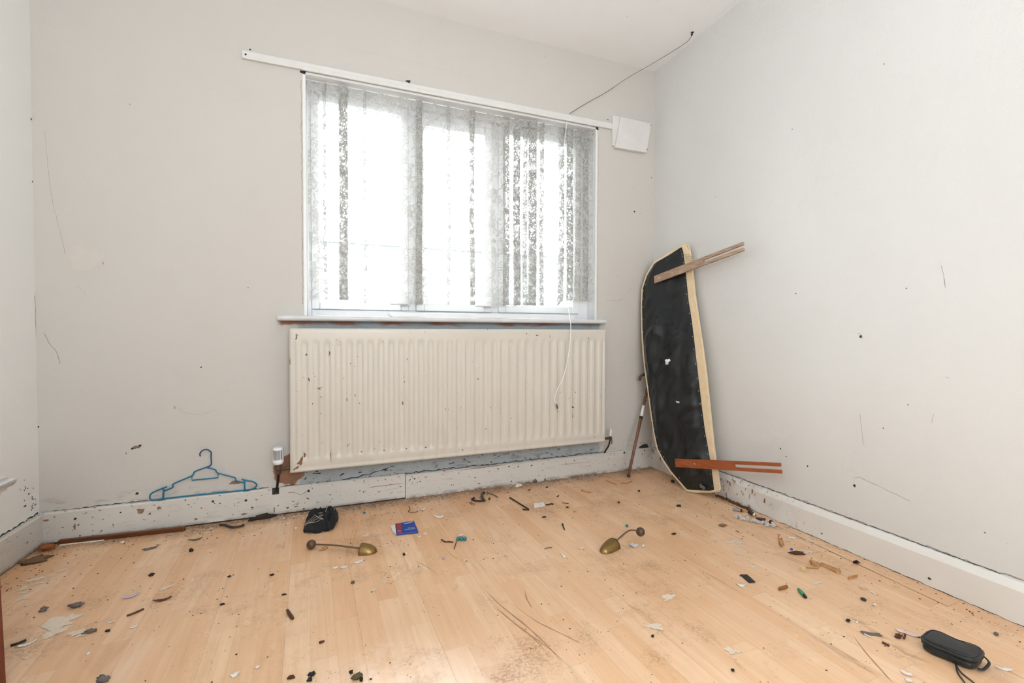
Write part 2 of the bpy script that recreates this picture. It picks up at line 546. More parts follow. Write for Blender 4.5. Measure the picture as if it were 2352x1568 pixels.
def glass_material():
    m = NT('window_glass')
    tr = m.new('ShaderNodeBsdfTransparent'); tr.inputs[0].default_value = (0.96, 0.98, 0.97, 1)
    gl = m.new('ShaderNodeBsdfGlossy'); gl.inputs['Roughness'].default_value = 0.02
    fr = m.new('ShaderNodeFresnel'); fr.inputs[0].default_value = 1.45
    mx = m.new('ShaderNodeMixShader'); m.l.new(fr.outputs[0], mx.inputs[0])
    m.l.new(tr.outputs[0], mx.inputs[1]); m.l.new(gl.outputs[0], mx.inputs[2])
    m.l.new(mx.outputs[0], m.out.inputs['Surface'])
    return m.mat


M_glass = glass_material()


def clear_plastic():
    m = NT('clear_plastic_film')
    tr = m.new('ShaderNodeBsdfTransparent')
    gl = m.new('ShaderNodeBsdfPrincipled') if False else m.b
    m.b.inputs['Base Color'].default_value = (0.75, 0.73, 0.74, 1); m.b.inputs['Roughness'].default_value = 0.15
    mx = m.new('ShaderNodeMixShader'); mx.inputs[0].default_value = 0.5
    m.l.new(tr.outputs[0], mx.inputs[1]); m.l.new(m.b.outputs[0], mx.inputs[2])
    m.l.new(mx.outputs[0], m.out.inputs['Surface'])
    return m.mat


M_film = clear_plastic()


def wood_material(name, c1, c2, axis_scale=(1, 1, 1), scale=30, rough=0.5):
    m = NT(name)
    p = m.pos(axis_scale)
    g = m.noise(p, scale, 5, 0.6, 0.5)
    c = m.mix(m.ramp(g, 0.3, 0.7), c1, c2)
    m.set(m.b.inputs['Base Color'], c)
    m.b.inputs['Roughness'].default_value = rough
    m.bump(g, 0.2, 0.001)
    return m.mat


def sheet_material():
    m = NT('black_oilcloth')
    p = m.pos()
    c = m.mix(m.noise(p, 6, 3), (0.006, 0.0075, 0.0085, 1), (0.013, 0.0155, 0.017, 1))
    st = m.math('MULTIPLY', m.ramp(m.voro(p, 22).outputs['Distance'], 0.03, 0.05, 1, 0), m.ramp(m.noise(p, 8, 2), 0.55, 0.6))
    c = m.mix(st, c, (0.5, 0.5, 0.5, 1))
    m.set(m.b.inputs['Base Color'], c)
    m.set(m.b.inputs['Roughness'], m.ramp(m.noise(p, 9, 4), 0.3, 0.7, 0.24, 0.42))
    m.b.inputs['Specular IOR Level'].default_value = 0.5
    return m.mat


M_sheet = sheet_material()
M_calico = simple('cream_cotton_edge', srgb(226, 204, 168), 0.85, var=0.08, scale=30, bump=0.3)
M_staple = simple('bright_steel', (0.75, 0.75, 0.75, 1), 0.3, 1.0, var=0.05)
M_fluff = simple('white_wadding', (0.85, 0.85, 0.85, 1), 0.95, var=0.05, bump=0.6)
M_greywood = wood_material('weathered_grey_brown_wood', srgb(138, 108, 88), srgb(190, 164, 142), (0.4, 0.6, 6), 30, 0.7)
M_redwood = wood_material('varnished_orange_brown_wood', srgb(132, 66, 34), srgb(176, 98, 56), (0.4, 0.6, 6), 24, 0.35)
M_mahog = wood_material('red_brown_varnish', srgb(98, 30, 14), srgb(132, 48, 24), (3, 3, 0.4), 14, 0.3)
M_darkwood = wood_material('dark_varnished_batten', srgb(64, 32, 16), srgb(118, 66, 34), (0.3, 4, 4), 20, 0.3)
M_rawwood = wood_material('raw_splintered_wood', srgb(150, 98, 56), srgb(208, 160, 108), (1, 1, 1), 60, 0.8)
M_canewood = wood_material('worn_walking_stick_wood', srgb(92, 58, 42), srgb(142, 100, 80), (2, 2, 0.5), 30, 0.5)
M_tape = simple('white_tape', (0.80, 0.80, 0.80, 1), 0.5, var=0.05)
M_silver = simple('silver_moulding', (0.86, 0.87, 0.9, 1), 0.2, 1.0, var=0.1, scale=20)
M_blue = simple('teal_blue_plastic', srgb(12, 112, 146), 0.35, var=0.1)
M_teal = simple('teal_glaze', srgb(24, 128, 138), 0.25, var=0.15)
M_brass = simple('aged_brass', srgb(150, 122, 74), 0.32, 0.85, var=0.2, scale=50)
M_knob = simple('brown_wooden_knob', srgb(88, 64, 44), 0.35, var=0.15)
M_spring = simple('dull_spring_steel', srgb(126, 104, 84), 0.35, 0.8, var=0.25, scale=30)
M_blackcloth = simple('black_cloth', (0.010, 0.011, 0.013, 1), 0.9, var=0.2, scale=90, bump=0.3)
M_stripe = simple('pale_stripe_thread', srgb(176, 168, 146), 0.9)
M_leather = simple('black_leatherette', (0.016, 0.019, 0.021, 1), 0.38, var=0.2, scale=60, bump=0.25)
M_blackpl = simple('black_plastic', (0.014, 0.015, 0.018, 1), 0.35, var=0.2)
M_cardblue = simple('blue_printed_card', srgb(18, 62, 152), 0.3, var=0.08)
M_cardred = simple('red_printed_card', srgb(166, 34, 24), 0.35, var=0.08)
M_cardwhite = simple('white_card', srgb(226, 214, 206), 0.6, var=0.05)
M_print = simple('pale_blue_print', srgb(176, 196, 232), 0.5, var=0.03)
M_greyflake = simple('grey_flake', srgb(112, 104, 98), 0.8, var=0.25, scale=80)
M_brownbit = simple('brown_bit', srgb(92, 52, 32), 0.7, var=0.3, scale=80)
M_blackbit = simple('black_bit', srgb(24, 22, 20), 0.6, var=0.3)
M_paperbit = simple('white_scrap', srgb(232, 226, 220), 0.7, var=0.06)
M_purple = simple('lilac_bead', srgb(176, 150, 214), 0.2)
M_green = simple('green_translucent_plastic', srgb(24, 140, 96), 0.2)
M_dkgreen = simple('dark_green_glass', srgb(16, 48, 24), 0.15)
M_render = simple('pale_house_render', (0.17, 0.18, 0.19, 1), 0.8, var=0.04, scale=1)
M_roof = simple('grey_roof_tiles', (0.12, 0.12, 0.13, 1), 0.8, var=0.1, scale=3)
M_dpane = simple('dark_house_glass', (0.25, 0.3, 0.38, 1), 0.2)
M_ground = simple('pale_bounce_ground', (0.74, 0.75, 0.75, 1), 0.9, var=0.1, scale=1)  # ground kept pale to bounce light up to the ceiling

# ------------------------------------------------------------------ setting
def surf_strip(mb, pts, w, fn_off, m):
    """thin polygons following a crack; pts are 3-D points on a plane, fn_off gives (normal)"""
    nrm = Vector(fn_off); pts = [Vector(p) for p in pts]
    dense = []
    for a, b in zip(pts[:-1], pts[1:]):
        k = max(1, int((b - a).length / 0.012))
        for i in range(k):
            dense.append(a.lerp(b, i / k))
    dense.append(pts[-1])
    L = []; R_ = []
    for i, p in enumerate(dense):
        t = dense[min(i + 1, len(dense) - 1)] - dense[max(0, i - 1)]
        s = t.cross(nrm)
        if s.length < 1e-9: s = nrm.orthogonal()
        s.normalize()
        j = (random.random() - .5) * w * 1.3
        ww = w * (0.35 + 0.65 * random.random())
        L.append(p + s * (j + ww / 2) + nrm * 0.0006); R_.append(p + s * (j - ww / 2) + nrm * 0.0006)
    n = len(dense)
    mb.add(L + R_, [(i, i + 1, n + i + 1, n + i) for i in range(n - 1)], m)


_off = [0.0006]


def splat(mb, c, rx, ry, a, b, nrm, m, jag=0.35, n=14, rot=0.0, seed=None, off=None):
    if off is None:
        _off[0] += 0.000006; off = _off[0]
    c = Vector(c); a = Vector(a); b = Vector(b); nrm = Vector(nrm); pts = []
    sd = seed if seed is not None else random.random() * 50
    for k in range(n):
        t = 2 * math.pi * k / n
        r = 1 + jag * 2 * noise.noise(Vector((math.cos(t) * 1.5 + sd, math.sin(t) * 1.5, sd)))
        u, v = math.cos(t) * rx * r, math.sin(t) * ry * r
        u, v = u * math.cos(rot) - v * math.sin(rot), u * math.sin(rot) + v * math.cos(rot)
        pts.append(c + a * u + b * v + nrm * off)
    if (pts[1] - pts[0]).cross(pts[2] - pts[1]).dot(nrm) < 0: pts.reverse()
    mb.poly(pts, m)


X_, Y_, Z_ = Vector((1, 0, 0)), Vector((0, 1, 0)), Vector((0, 0, 1))
NB = Vector((0, -1, 0))
WX0, WX1, WZ0, WZ1 = -0.146, 1.432, 0.915, 2.045

mb = MB()
TW = 0.26
mb.box((XL - 0.1, 0, 0), (WX0, TW, H)); mb.box((WX1, 0, 0), (XR + 0.1, TW, H))
mb.box((WX0, 0, 0), (WX1, TW, WZ0)); mb.box((WX0, 0, WZ1), (WX1, TW, H))
# hairline cracks, holes and a filler patch on the painted surface
for pts, w in [
    ([(112, 400), (116, 440), (130, 500), (145, 560), (150, 585)], 0.0016),
    ([(101, 763), (110, 785), (128, 803), (136, 822), (138, 835)], 0.003),
    ([(103, 300), (108, 360), (112, 400)], 0.001),
    ([(398, 930), (425, 948), (460, 952), (500, 940)], 0.0012),
    ([(1250, 132), (1256, 126)], 0.003),
    ([(174, 655), (194, 670), (198, 680)], 0.001),
    ([(1392, 690), (1420, 690), (1436, 684)], 0.002), ([(1440, 672), (1452, 660)], 0.0015),
    ([(800, 112), (900, 130), (1100, 180)], 0.0006)]:
    surf_strip(mb, [onY(x, y, 0) for x, y in pts], w, NB, 2)
for x, y, rx, rz, mt in [(313, 1027, .013, .008, 3), (304, 1030, .005, .004, 1), (322, 1023, .006, .004, 1), (315, 1133, .007, .005, 1),
                         (87, 980, .004, .004, 1), (290, 1041, .002, .004, 3), (462, 843, .003, .003, 1), (401, 936, .003, .006, 2),
                         (237, 604, .002, .006, 2), (193, 592, .05, .045, 4), (938, 187, .014, .006, 1), (1457, 486, .007, .005, 1),
                         (1496, 408, .003, .004, 1), (1470, 490, .002, .002, 1), (1455, 430, .002, .002, 1), (575, 114, .004, .004, 1),
                         (570, 660, .002, .002, 1), (583, 1103, .014, .007, 4), (1396, 275, .008, .004, 3), (575, 665, .001, .001, 1),
                         (540, 1108, .02, .008, 3), (1372, 295, .010, .008, 1), (697, 166, .012, .008, 1), (1480, 1025, .03, .012, 1)]:
    splat(mb, onY(x, y, 0), rx, rz, X_, Z_, NB, mt)
# crack between wall and the top of the skirting
surf_strip(mb, [(x, 0, HB + 0.006 + 0.006 * noise.noise(Vector((x * 4, 0, 0)))) for x in np.linspace(XL + .02, -0.3, 20)], 0.004, NB, 1)
surf_strip(mb, [(x, 0, HB + 0.004) for x in np.linspace(-0.25, 1.5, 20)], 0.006, NB, 1)
surf_strip(mb, [(WX0 - .006, 0, z) for z in np.linspace(0.97, 2.0, 20)], 0.0035, NB, 2)
surf_strip(mb, [(WX1 + .006, 0, z) for z in np.linspace(0.97, 2.0, 20)], 0.002, NB, 2)
surf_strip(mb, [onY(x, y, 0) for x, y in [(690, 1130), (740, 1118), (790, 1102), (840, 1090), (905, 1070)]], 0.006, NB, 1)
struct(mb.build('wall_back', [M_back, M_dark, M_crack, M_plasterhole, M_patch]), 'cream painted wall with the lace-curtained window')

mb = MB().box((XR, YF - 0.1, 0), (XR + 0.12, 0, H))
NR = Vector((-1, 0, 0))
for pts, w in [([(1962, 1120), (1962, 1098), (1975, 1096), (2030, 1122), (2090, 1150)], 0.002),
               ([(1970, 766), (1978, 768), (1982, 778)], 0.002), ([(1975, 950), (1983, 1020)], 0.0015), ([(2163, 610), (2172, 660)], 0.002),
               ([(2145, 950), (2140, 970)], 0.0015), ([(2352 - 180, 865), (2182, 867)], 0.002)]:
    surf_strip(mb, [onX(x, y, XR) for x, y in pts], w, NR, 2)
for x, y, r in [(1977, 773, .005), (1828, 674, .003), (1793, 1030, .003), (1806, 1048, .002), (1855, 1070, .003), (2086, 929, .002), (2029, 983, .002),
                (1643, 452, .002), (2031, 147, .002), (1820, 297, .002), (1963, 1115, .005)]:
    splat(mb, onX(x, y, XR), r, r, Y_, Z_, NR, 1)
surf_strip(mb, [(XR, y, HB + 0.006 + 0.002 * noise.noise(Vector((y * 5, 0, 0)))) for y in np.linspace(-0.02, -2.2, 60)], 0.005, NR, 2)
surf_strip(mb, [(XR, y, HB + 0.004) for y in np.linspace(-0.5, -1.6, 40)], 0.003, NR, 1)
struct(mb.build('wall_right', [M_right, M_dark, M_crack]), 'white lumpy wallpapered wall')

mb = MB().box((XL - 0.12, YF - 0.1, 0), (XL, 0, H))
NL = Vector((1, 0, 0))
surf_strip(mb, [(XL, y, HB + 0.006) for y in np.linspace(-0.01, -0.6, 20)], 0.008, NL, 1)
for k in range(26):
    splat(mb, (XL, -0.02 - abs(random.gauss(0, .05)), 0.15 + abs(random.gauss(0, .06))), .002, .003, Y_, Z_, NL, 1)
for z in (1.42, 1.66):
    splat(mb, (XL, -0.004, z), .003, .004, Y_, Z_, NL, 1)
surf_strip(mb, [(XL, -0.002, z) for z in np.linspace(0.82, 0.98, 10)], 0.003, NL, 2)
struct(mb.build('wall_left', [M_left, M_dark, M_crack]), 'narrow strip of plain wall at the left')

# camera-end wall with an unseen opening added to let in fill light
BX0, BX1, BZ0, BZ1 = -0.2, 0.9, 0.85, 1.95
mb = MB()
mb.box((XL, YF - 0.1, 0), (BX0, YF, H)); mb.box((BX1, YF - 0.1, 0), (XR, YF, H))
mb.box((BX0, YF - 0.1, 0), (BX1, YF, BZ0)); mb.box((BX0, YF - 0.1, BZ1), (BX1, YF, H))
struct(mb.build('wall_front', M_left))

mb = MB().box((XL - 0.12, YF - 0.1, H), (XR + 0.12, TW, H + 0.1))
NC = Vector((0, 0, -1))
splat(mb, (1.787, -0.372, H), .008, .008, X_, Y_, NC, 1)
surf_strip(mb, [(XR - 0.03 - 0.01 * noise.noise(Vector((y * 6, 1, 0))), y, H) for y in np.linspace(-0.5, -0.9, 20)], 0.0012, NC, 2)
struct(mb.build('ceiling', [M_ceil, M_dark, M_crack]), 'plain white ceiling')

# floor with its open seam, paint splashes and scuffs
mb = MB().box((XL - 0.12, YF - 0.1, -0.08), (XR + 0.12, TW, 0))
NF = Vector((0, 0, 1))
s0, s1, s2 = onZ(1600, 1122), onZ(2178, 1393), onZ(2210, 1378)
def seam(a, b, w0, m=1):
    a = Vector(a); b = Vector(b); n = 60; vs = []; t = (b - a).normalized(); s = t.cross(NF)
    for i in range(n + 1):
        p = a.lerp(b, i / n); ww = w0 * (0.6 + 0.5 * noise.noise(Vector((i * 0.35, 0, 0)))) * 0.5
        vs += [p + s * ww + NF * .0005, p - s * ww + NF * .0005]
    mb.add(vs, [(2 * i, 2 * i + 1, 2 * i + 3, 2 * i + 2) for i in range(n)], m)
seam(s0, s1, 0.0035)
seam(s1, s2, 0.0012, 3)
seam(onZ(1600, 1160), onZ(1870, 1297), 0.0012, 3)
for x, y, rx, ry, rot in [(84, 1331, .028, .008, .3), (95, 1338, .015, .006, .2), (51, 1353, .014, .010, 0), (55, 1361, .018, .005, .3), (155, 1422, .030, .022, .4),
                          (150, 1428, .02, .014, 0), (120, 1454, .022, .010, .5), (175, 1452, .02, .008, 0), (187, 1456, .008, .008, 0), (153, 1306, .016, .006, .5),
                          (52, 1376, .012, .005, .4), (65, 1509, .008, .005, .4), (380, 1350, .018, .006, .4),
                          (1684, 1243, .022, .007, .1), (1700, 1246, .014, .006, 0), (1695, 1254, .016, .007, 0), (1698, 1271, .015, .005, -.6), (1634, 1211, .014, .006, 0),
                          (1616, 1202, .015, .004, -.5), (1858, 1268, .02, .010, -.5), (1862, 1243, .018, .007, -.2), (1730, 1300, .012, .007, 0), (1704, 1345, .014, .008, -.6),
                          (1536, 1373, .03, .008, .1), (1506, 1440, .016, .007, -.6), (1482, 1383, .006, .006, 0), (1880, 1338, .012, .005, 0), (1732, 1210, .014, .004, -.4),
                          (881, 1337, .012, .006, -.5), (860, 1355, .008, .003, 0), (1640, 1240, .01, .004, 0), (1809, 1241, .016, .005, -.3), (1686, 1495, .016, .008, -.6)]:
    splat(mb, onZ(x, y), rx, ry * 1.4, X_, Y_, NF, 2, 0.75, 26, rot)
def smear(px_pts, w_, m):
    P_ = smooth_path([onZ(x, y) for x, y in px_pts], 10); n_ = len(P_); vs_ = []
    for i_, p_ in enumerate(P_):
        t_ = P_[min(i_ + 1, n_ - 1)] - P_[max(i_ - 1, 0)]; s_ = t_.cross(NF).normalized()
        k_ = w_ * .5 * math.sin(math.pi * (i_ + .3) / n_) * (.7 + .5 * noise.noise(p_ * 40))
        vs_ += [p_ + s_ * k_ + NF * .0005, p_ - s_ * k_ + NF * .0005]
    mb.add(vs_, [(2 * q_, 2 * q_ + 1, 2 * q_ + 3, 2 * q_ + 2) for q_ in range(n_ - 1)], m)


for pts, w in [([(1110, 1350), (1150, 1390), (1200, 1430), (1250, 1475), (1290, 1520)], .006), ([(1130, 1390), (1180, 1430), (1230, 1470), (1260, 1505)], .004),
               ([(1175, 1385), (1230, 1425), (1290, 1455), (1340, 1480)], .004), ([(1205, 1355), (1210, 1375), (1222, 1397)], .006),
               ([(1960, 1460), (1990, 1500), (2030, 1545), (2050, 1568)], .006), ([(950, 1285), (975, 1298), (1005, 1318)], .003),
               ([(1020, 1256), (1045, 1280), (1075, 1292)], .002), ([(1120, 1372), (1160, 1412), (1215, 1455), (1275, 1500), (1320, 1545)], .003)]:
    smear(pts, w, 3)
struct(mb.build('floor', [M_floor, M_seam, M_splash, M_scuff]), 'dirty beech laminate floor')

# skirting boards
def profile_board(name, a, b, nrm, prof, mats, holes=(), joint=None):
    """extrude the (out, up) profile along a-b"""
    a = Vector(a); b = Vector(b); nrm = Vector(nrm); m_ = MB(); n = len(prof)
    cuts = [a, b]
    vs = []
    for p in cuts:
        for o_, u in prof:
            vs.append(p + nrm * o_ + Z_ * u)
    m_.add(vs, [(i, (i + 1) % n, n + (i + 1) % n, n + i) for i in range(n)] + [tuple(range(n))[::-1], tuple(range(n, 2 * n))])
    for x, y, rx, rz, mt in holes:
        splat(m_, onY(x, y, -TB), rx, rz, X_, Z_, NB, mt)
    return m_


PB = [(0, 0), (TB, 0), (TB, HB - 0.006), (TB - 0.006, HB), (0, HB)]
jx = onY(931, 1120, -TB).x
holes_l = [(173, 1191, .005, .004, 1), (366, 1166, .007, .006, 3), (323, 1172, .014, .010, 3), (277, 1176, .003, .003, 1), (489, 1151, .005, .004, 1), (433, 1158, .004, .002, 1),
           (565, 1149, .005, .005, 1), (172, 1210, .003, .012, 3), (107, 1194, .008, .004, 3), (709, 1127, .005, .006, 1), (698, 1168, .004, .004, 1),
           (450, 1192, .006, .005, 3), (560, 1180, .012, .003, 3), (680, 1163, .012, .003, 3), (661, 1165, .006, .004, 3), (885, 1100, .004, .003, 3), (868, 1103, .003, .002, 3),
           (630, 1170, .003, .012, 3)]
holes_r = [(942, 1101, .003, .003, 1), (952, 1099, .005, .004, 1), (1144, 1076, .004, .004, 1), (1169, 1071, .004, .004, 1), (1190, 1071, .004, .005, 1), (1220, 1069, .004, .004, 1),
           (1434, 1039, .008, .006, 1), (1319, 1057, .004, .004, 3), (1403, 1042, .003, .003, 1), (1411, 1041, .003, .003, 1), (1403, 1050, .01, .01, 4), (1300, 1065, .004, .004, 3), (1480, 1034, .004, .004, 1)]
mb = profile_board('b', (XL + TB, 0, 0.006), (jx - 0.0015, 0, 0.006), NB, PB, None, holes_l)
nx0 = onY(632, 1130, -TB).x
mb.box((nx0 - 0.012, -TB - 0.001, HB - 0.022), (nx0 + 0.016, -TB + 0.004, HB + 0.0068), 1)
mb.box((XL + TB, -TB + 0.002, 0), (jx, 0, 0.006), 1)
surf_strip(mb, [onY(x, y, -TB) for x, y in [(672, 1130), (690, 1136), (700, 1130), (709, 1127)]], .003, NB, 3)
struct(mb.build('baseboard_back_left', [M_base, M_dark, M_crack, M_plasterhole, M_patch]))
mb = profile_board('b', (jx + 0.0015, 0, 0), (XR - TB, 0, 0), NB, PB, None, holes_r)
struct(mb.build('baseboard_back_right', [M_base, M_dark, M_crack, M_plasterhole, M_splash]))
PR = [(0, 0), (TB, 0), (TB, HB - 0.022), (TB - 0.009, HB - 0.004), (TB - 0.012, HB), (0, HB)]
mb = profile_board('b', (XR, 0, 0), (XR, YF, 0), NR, PR, None)
for i in range(14):
    y = -0.35 - random.random() * 0.5
    splat(mb, (XR - TB, y, 0.02 + random.random() * 0.075), .002 + .003 * random.random(), .004 + .009 * random.random(), Y_, Z_, NR, 1)
surf_strip(mb, [(XR - TB, y, 0.001) for y in np.linspace(-.3, -2.2, 60)], 0.003, NR, 2)
for x, y in [(1888, 1225), (2135, 1328)]:
    splat(mb, onX(x, y, XR - TB), .004, .003, Y_, Z_, NR, 2)
struct(mb.build('baseboard_right', [M_base_r, M_plasterhole, M_dark]))
mb = profile_board('b', (XL, YF, 0.004), (XL, 0, 0.004), NL, PB, None)
struct(mb.build('baseboard_left', [M_base, M_dark]))

# window in the back wall
win = bpy.data.objects.new('window_1', None); C.objects.link(win); win.location = (0.64, 0.12, 0.93)
struct(win, 'white plastic three-light window')
FY0, FY1 = 0.09, 0.15
mb = MB()
fo = 0.028
mb.box((WX0, FY0, WZ0), (WX0 + fo, FY1, WZ1)); mb.box((WX1 - 0.075, FY0, WZ0), (WX1, FY1, WZ1))
mb.box((WX0 + fo, FY0, WZ0), (WX1 - 0.075, FY1, WZ0 + 0.035)); mb.box((WX0 + fo, FY0, WZ1 - 0.05), (WX1 - 0.075, FY1, WZ1))
mb.box((0.345, FY0, WZ0 + 0.035), (0.385, FY1, WZ1 - 0.05)); mb.box((0.805, FY0, WZ0 + 0.035), (0.845, FY1, WZ1 - 0.05))
mb.build('window_frame', M_white_pvc, win, bevel=0.003)


def sash(x0, x1, z0, z1, bw, y0=0.078, y1=0.14):
    m_ = MB()
    m_.box((x0, y0, z0), (x0 + bw, y1, z1)); m_.box((x1 - bw, y0, z0), (x1, y1, z1))
    m_.box((x0 + bw, y0, z0), (x1 - bw, y1, z0 + bw)); m_.box((x0 + bw, y0, z1 - bw), (x1 - bw, y1, z1))
    o = m_.build('sash', M_white_pvc, win, bevel=0.004)
    g = MB().box((x0 + bw - .004, (y0 + y1) / 2 - .003, z0 + bw - .004), (x1 - bw + .004, (y0 + y1) / 2 + .003, z1 - bw + .004))
    p = g.build('pane', M_glass, o)
    return o


zb, zt = WZ0 + 0.035, WZ1 - 0.05
s1_ = sash(WX0 + fo, 0.345, zb, zt, 0.036, 0.082)
s2_ = sash(0.385, 0.805, zb, zt - 0.03, 0.042)
s3_ = sash(0.845, WX1 - 0.075, zb, zt, 0.042, 0.082)
mb = MB().box((0.385, 0.082, zt - 0.03), (0.805, 0.14, zt))
mb.build('transom_bar', M_white_pvc, win, bevel=.003)
for xx in (0.30, 0.75):
    mb = MB(); mb.box((xx, 0.066, 0.975), (xx + .05, 0.08, 0.997)); mb.tube([(xx + .04, .062, .986), (xx - .05, .056, .986)], .007, 8)
    mb.build('window_handle', M_white_pvc, win, bevel=.002)
# reveal lining (painted) left, right and head
mb = MB()
mb.box((WX0, 0.001, WZ0), (WX0 + 0.012, FY0, WZ1)); mb.box((WX1 - 0.012, 0.001, WZ0), (WX1, FY0, WZ1)); mb.box((WX0 + .012, 0.001, WZ1 - 0.012), (WX1 - .012, FY0, WZ1))
mb.build('reveal_lining', M_white_paint, win)
# projecting sill with a round nose
mb = MB()
sx0, sx1 = -0.252, 1.462
mb.box((WX0, -0.0, 0.893), (WX1, FY0, 0.915))
n = 10; prof = []
for k in range(n + 1):
    a = math.pi / 2 + math.pi * k / n
    prof.append((-0.052 + 0.0125 * math.cos(a), 0.9025 + 0.0125 * math.sin(a)))
prof = [(0, 0.915)] + prof + [(0, 0.89)]
ends = [(sx0, 0.94), (sx0 + .02, 1.0), (sx1 - .02, 1.0), (sx1, 0.94)]
vs = []
for x, sc in ends:
    vs += [(x, y * sc, z) for y, z in prof]
k = len(prof)
mb.add(vs, [(j * k + i, j * k + (i + 1) % k, (j + 1) * k + (i + 1) % k, (j + 1) * k + i) for j in range(3) for i in range(k)] + [tuple(range(k))[::-1], tuple(range(3 * k, 4 * k))])
mb.build('window_sill', M_sill, win)

mb = MB()
x0, x1 = onY(897, 712, -.01).x, onY(1318, 718, -.01).x
pts = [(x0 + 0.012 - 0.012 * math.cos(t), 0, 0.932 + .013 * math.sin(t)) for t in np.linspace(-math.pi / 2, math.pi / 2, 8)]
pts = [(x0, -.014, .918), (x0 - .006, -.014, .924), (x0 - .006, -.014, .934), (x0 + .004, -.014, .938), (x1, -.014, .938), (x1 + .004, -.014, .93), (x1 + .004, -.014, .9155), (x0 + .015, -.014, .9155)]
mb.prism(pts[::-1], (0, 0.02, 0))
tag(mb.build('wooden_strip', M_white_paint, bevel=.002), 'long white painted strip standing on the window sill', 'strip')

# lace curtain -------------------------------------------------------
def curtain():
    Y0 = 0.03
    X = lambda px: onY(px, 450, Y0).x
    # fold positions (px centre, width px, layers wiggle)
    folds = [(746, 6, 0), (789, 19, 2), (838, 5, 0), (963, 12, 1), (1030, 6, 0), (1084, 10, 1), (1163, 12, 1), (1187, 14, 2), (1206, 9, 1), (1223, 17, 2), (1244, 8, 1), (1289, 12, 1), (1308, 13, 2), (1327, 12, 1), (1345, 10, 1)]
    xs, xe = onY(708, 450, Y0).x, onY(1364, 450, Y0).x
    path = [(xs, Y0)]
    for px, wpx, lay in folds:
        x0_, x1_ = X(px - wpx / 2), X(px + wpx / 2)
        lastx = path[-1][0]
        n_ = max(2, int((x0_ - lastx) / 0.012))
        for i in range(1, n_):
            t = i / n_
            path.append((lastx + (x0_ - lastx) * t, Y0 + 0.006 * math.sin(t * math.pi * max(1, round((x0_ - lastx) / 0.05)))))
        for q in range(lay + 1):
            path += [(x0_, Y0 - .004), (x1_ - .002, Y0 - .010), (x1_ + .001, Y0 - .004), (x0_ + .002, Y0 + .002), (x0_ - .001, Y0 + .006)]
        path += [(x1_, Y0 + .010), (x1_ + .004, Y0 + .004)]
    lastx = path[-1][0]
    for i in range(1, 5):
        path.append((lastx + (xe - lastx) * i / 4, Y0 + .003 * math.sin(i * 2)))
    s = [0]
    for a, b in zip(path[:-1], path[1:]):
        s.append(s[-1] + math.hypot(a[0] - b[0], a[1] - b[1]))
    nz = 70; n_ = len(path); vs = []; uvs = []
    m_ = MB()
    zt_l, zt_r = 2.012, 2.008
    for j in range(nz + 1):
        v = j / nz
        for i, (x, y) in enumerate(path):
            fr = (x - xs) / (xe - xs)
            top = 2.022 + 0.003 * math.sin(s[i] * 160)
            bot = 0.985 + 0.018 * fr + (0.012 if fr < 0.13 else 0) + (0.024 if fr > 0.86 else 0) + 0.003 * math.sin(s[i] * 60) - (0.0 if fr > .86 else .008 * math.sin(fr * 3))
            z = bot + (top - bot) * v
            ruff = max(0, (v - 0.93) / 0.07)
            yy = y + 0.006 * math.sin(s[i] * 240 + 2 * math.sin(s[i] * 31)) * ruff + 0.004 * math.sin(z * 5 + s[i] * 3) * (1 - v)
            xx = x + 0.0035 * math.sin(z * 7 + s[i] * 9) * (1 - v)
            vs.append((xx, yy, z)); uvs.append((s[i], z))
    m_.add(vs, [(j * n_ + i, j * n_ + i + 1, (j + 1) * n_ + i + 1, (j + 1) * n_ + i) for j in range(nz) for i in range(n_ - 1)])
    o = m_.build('lace_curtain', M_lace, smooth=True)
    me = o.data; ul = me.uv_layers.new(name='UVMap')
    for lp in me.loops:
        ul.data[lp.index].uv = uvs[lp.vertex_index]
    return o


cur = tag(curtain(), 'thin white floral lace net curtain hanging in the window', 'curtain')
cur['kind'] = 'object'
del cur['kind']
mb = MB().tube([(WX0 + .012, 0.03, 2.024), (0.6, 0.03, 2.019), (WX1 - .012, 0.03, 2.024)], .003, 8)
tag(mb.build('curtain_wire', M_white_paint, smooth=True), 'white stretch wire carrying the lace curtain along its top edge', 'curtain wire')
mb = MB(); c0 = onY(1082, 652, .03)
mb.blob(c0, (.004, .003, .016), .5, seed=3)
tag(mb.build('dead_moth', M_blackbit, smooth=True), 'small dark insect clinging low on the lace curtain', 'insect')

# rail batten and junction box on the wall ---------------------------
q = [onY(x, y, -.03) for x, y in [(1427, 267), (1497, 283), (1486, 350), (1414, 338)]]
rail = thing('curtain_batten', 'long off-white wooden batten fixed along the wall above the window', 'batten', (0.58, 0, 2.06))
xa, xb = onY(556, 124, -.012).x, onY(1415, 292, -.012).x
mb = MB()
mb.box((xa, -0.014, 2.045), (q[3].x - .0125, 0, 2.079))
mb.build('batten', M_offwhite, rail, bevel=.002)
mb = MB().box((WX0 - .0, -0.022, 2.040), (xb - .12, -0.014, 2.058))
mb.build('track', M_offwhite, rail, bevel=.002)
mb = MB(); mb.lathe([(0, .004), (.0015, .004)], (xa + .014, -.014, 2.062), (0, -1, 0), 12)
mb.build('screw', M_dark, rail)

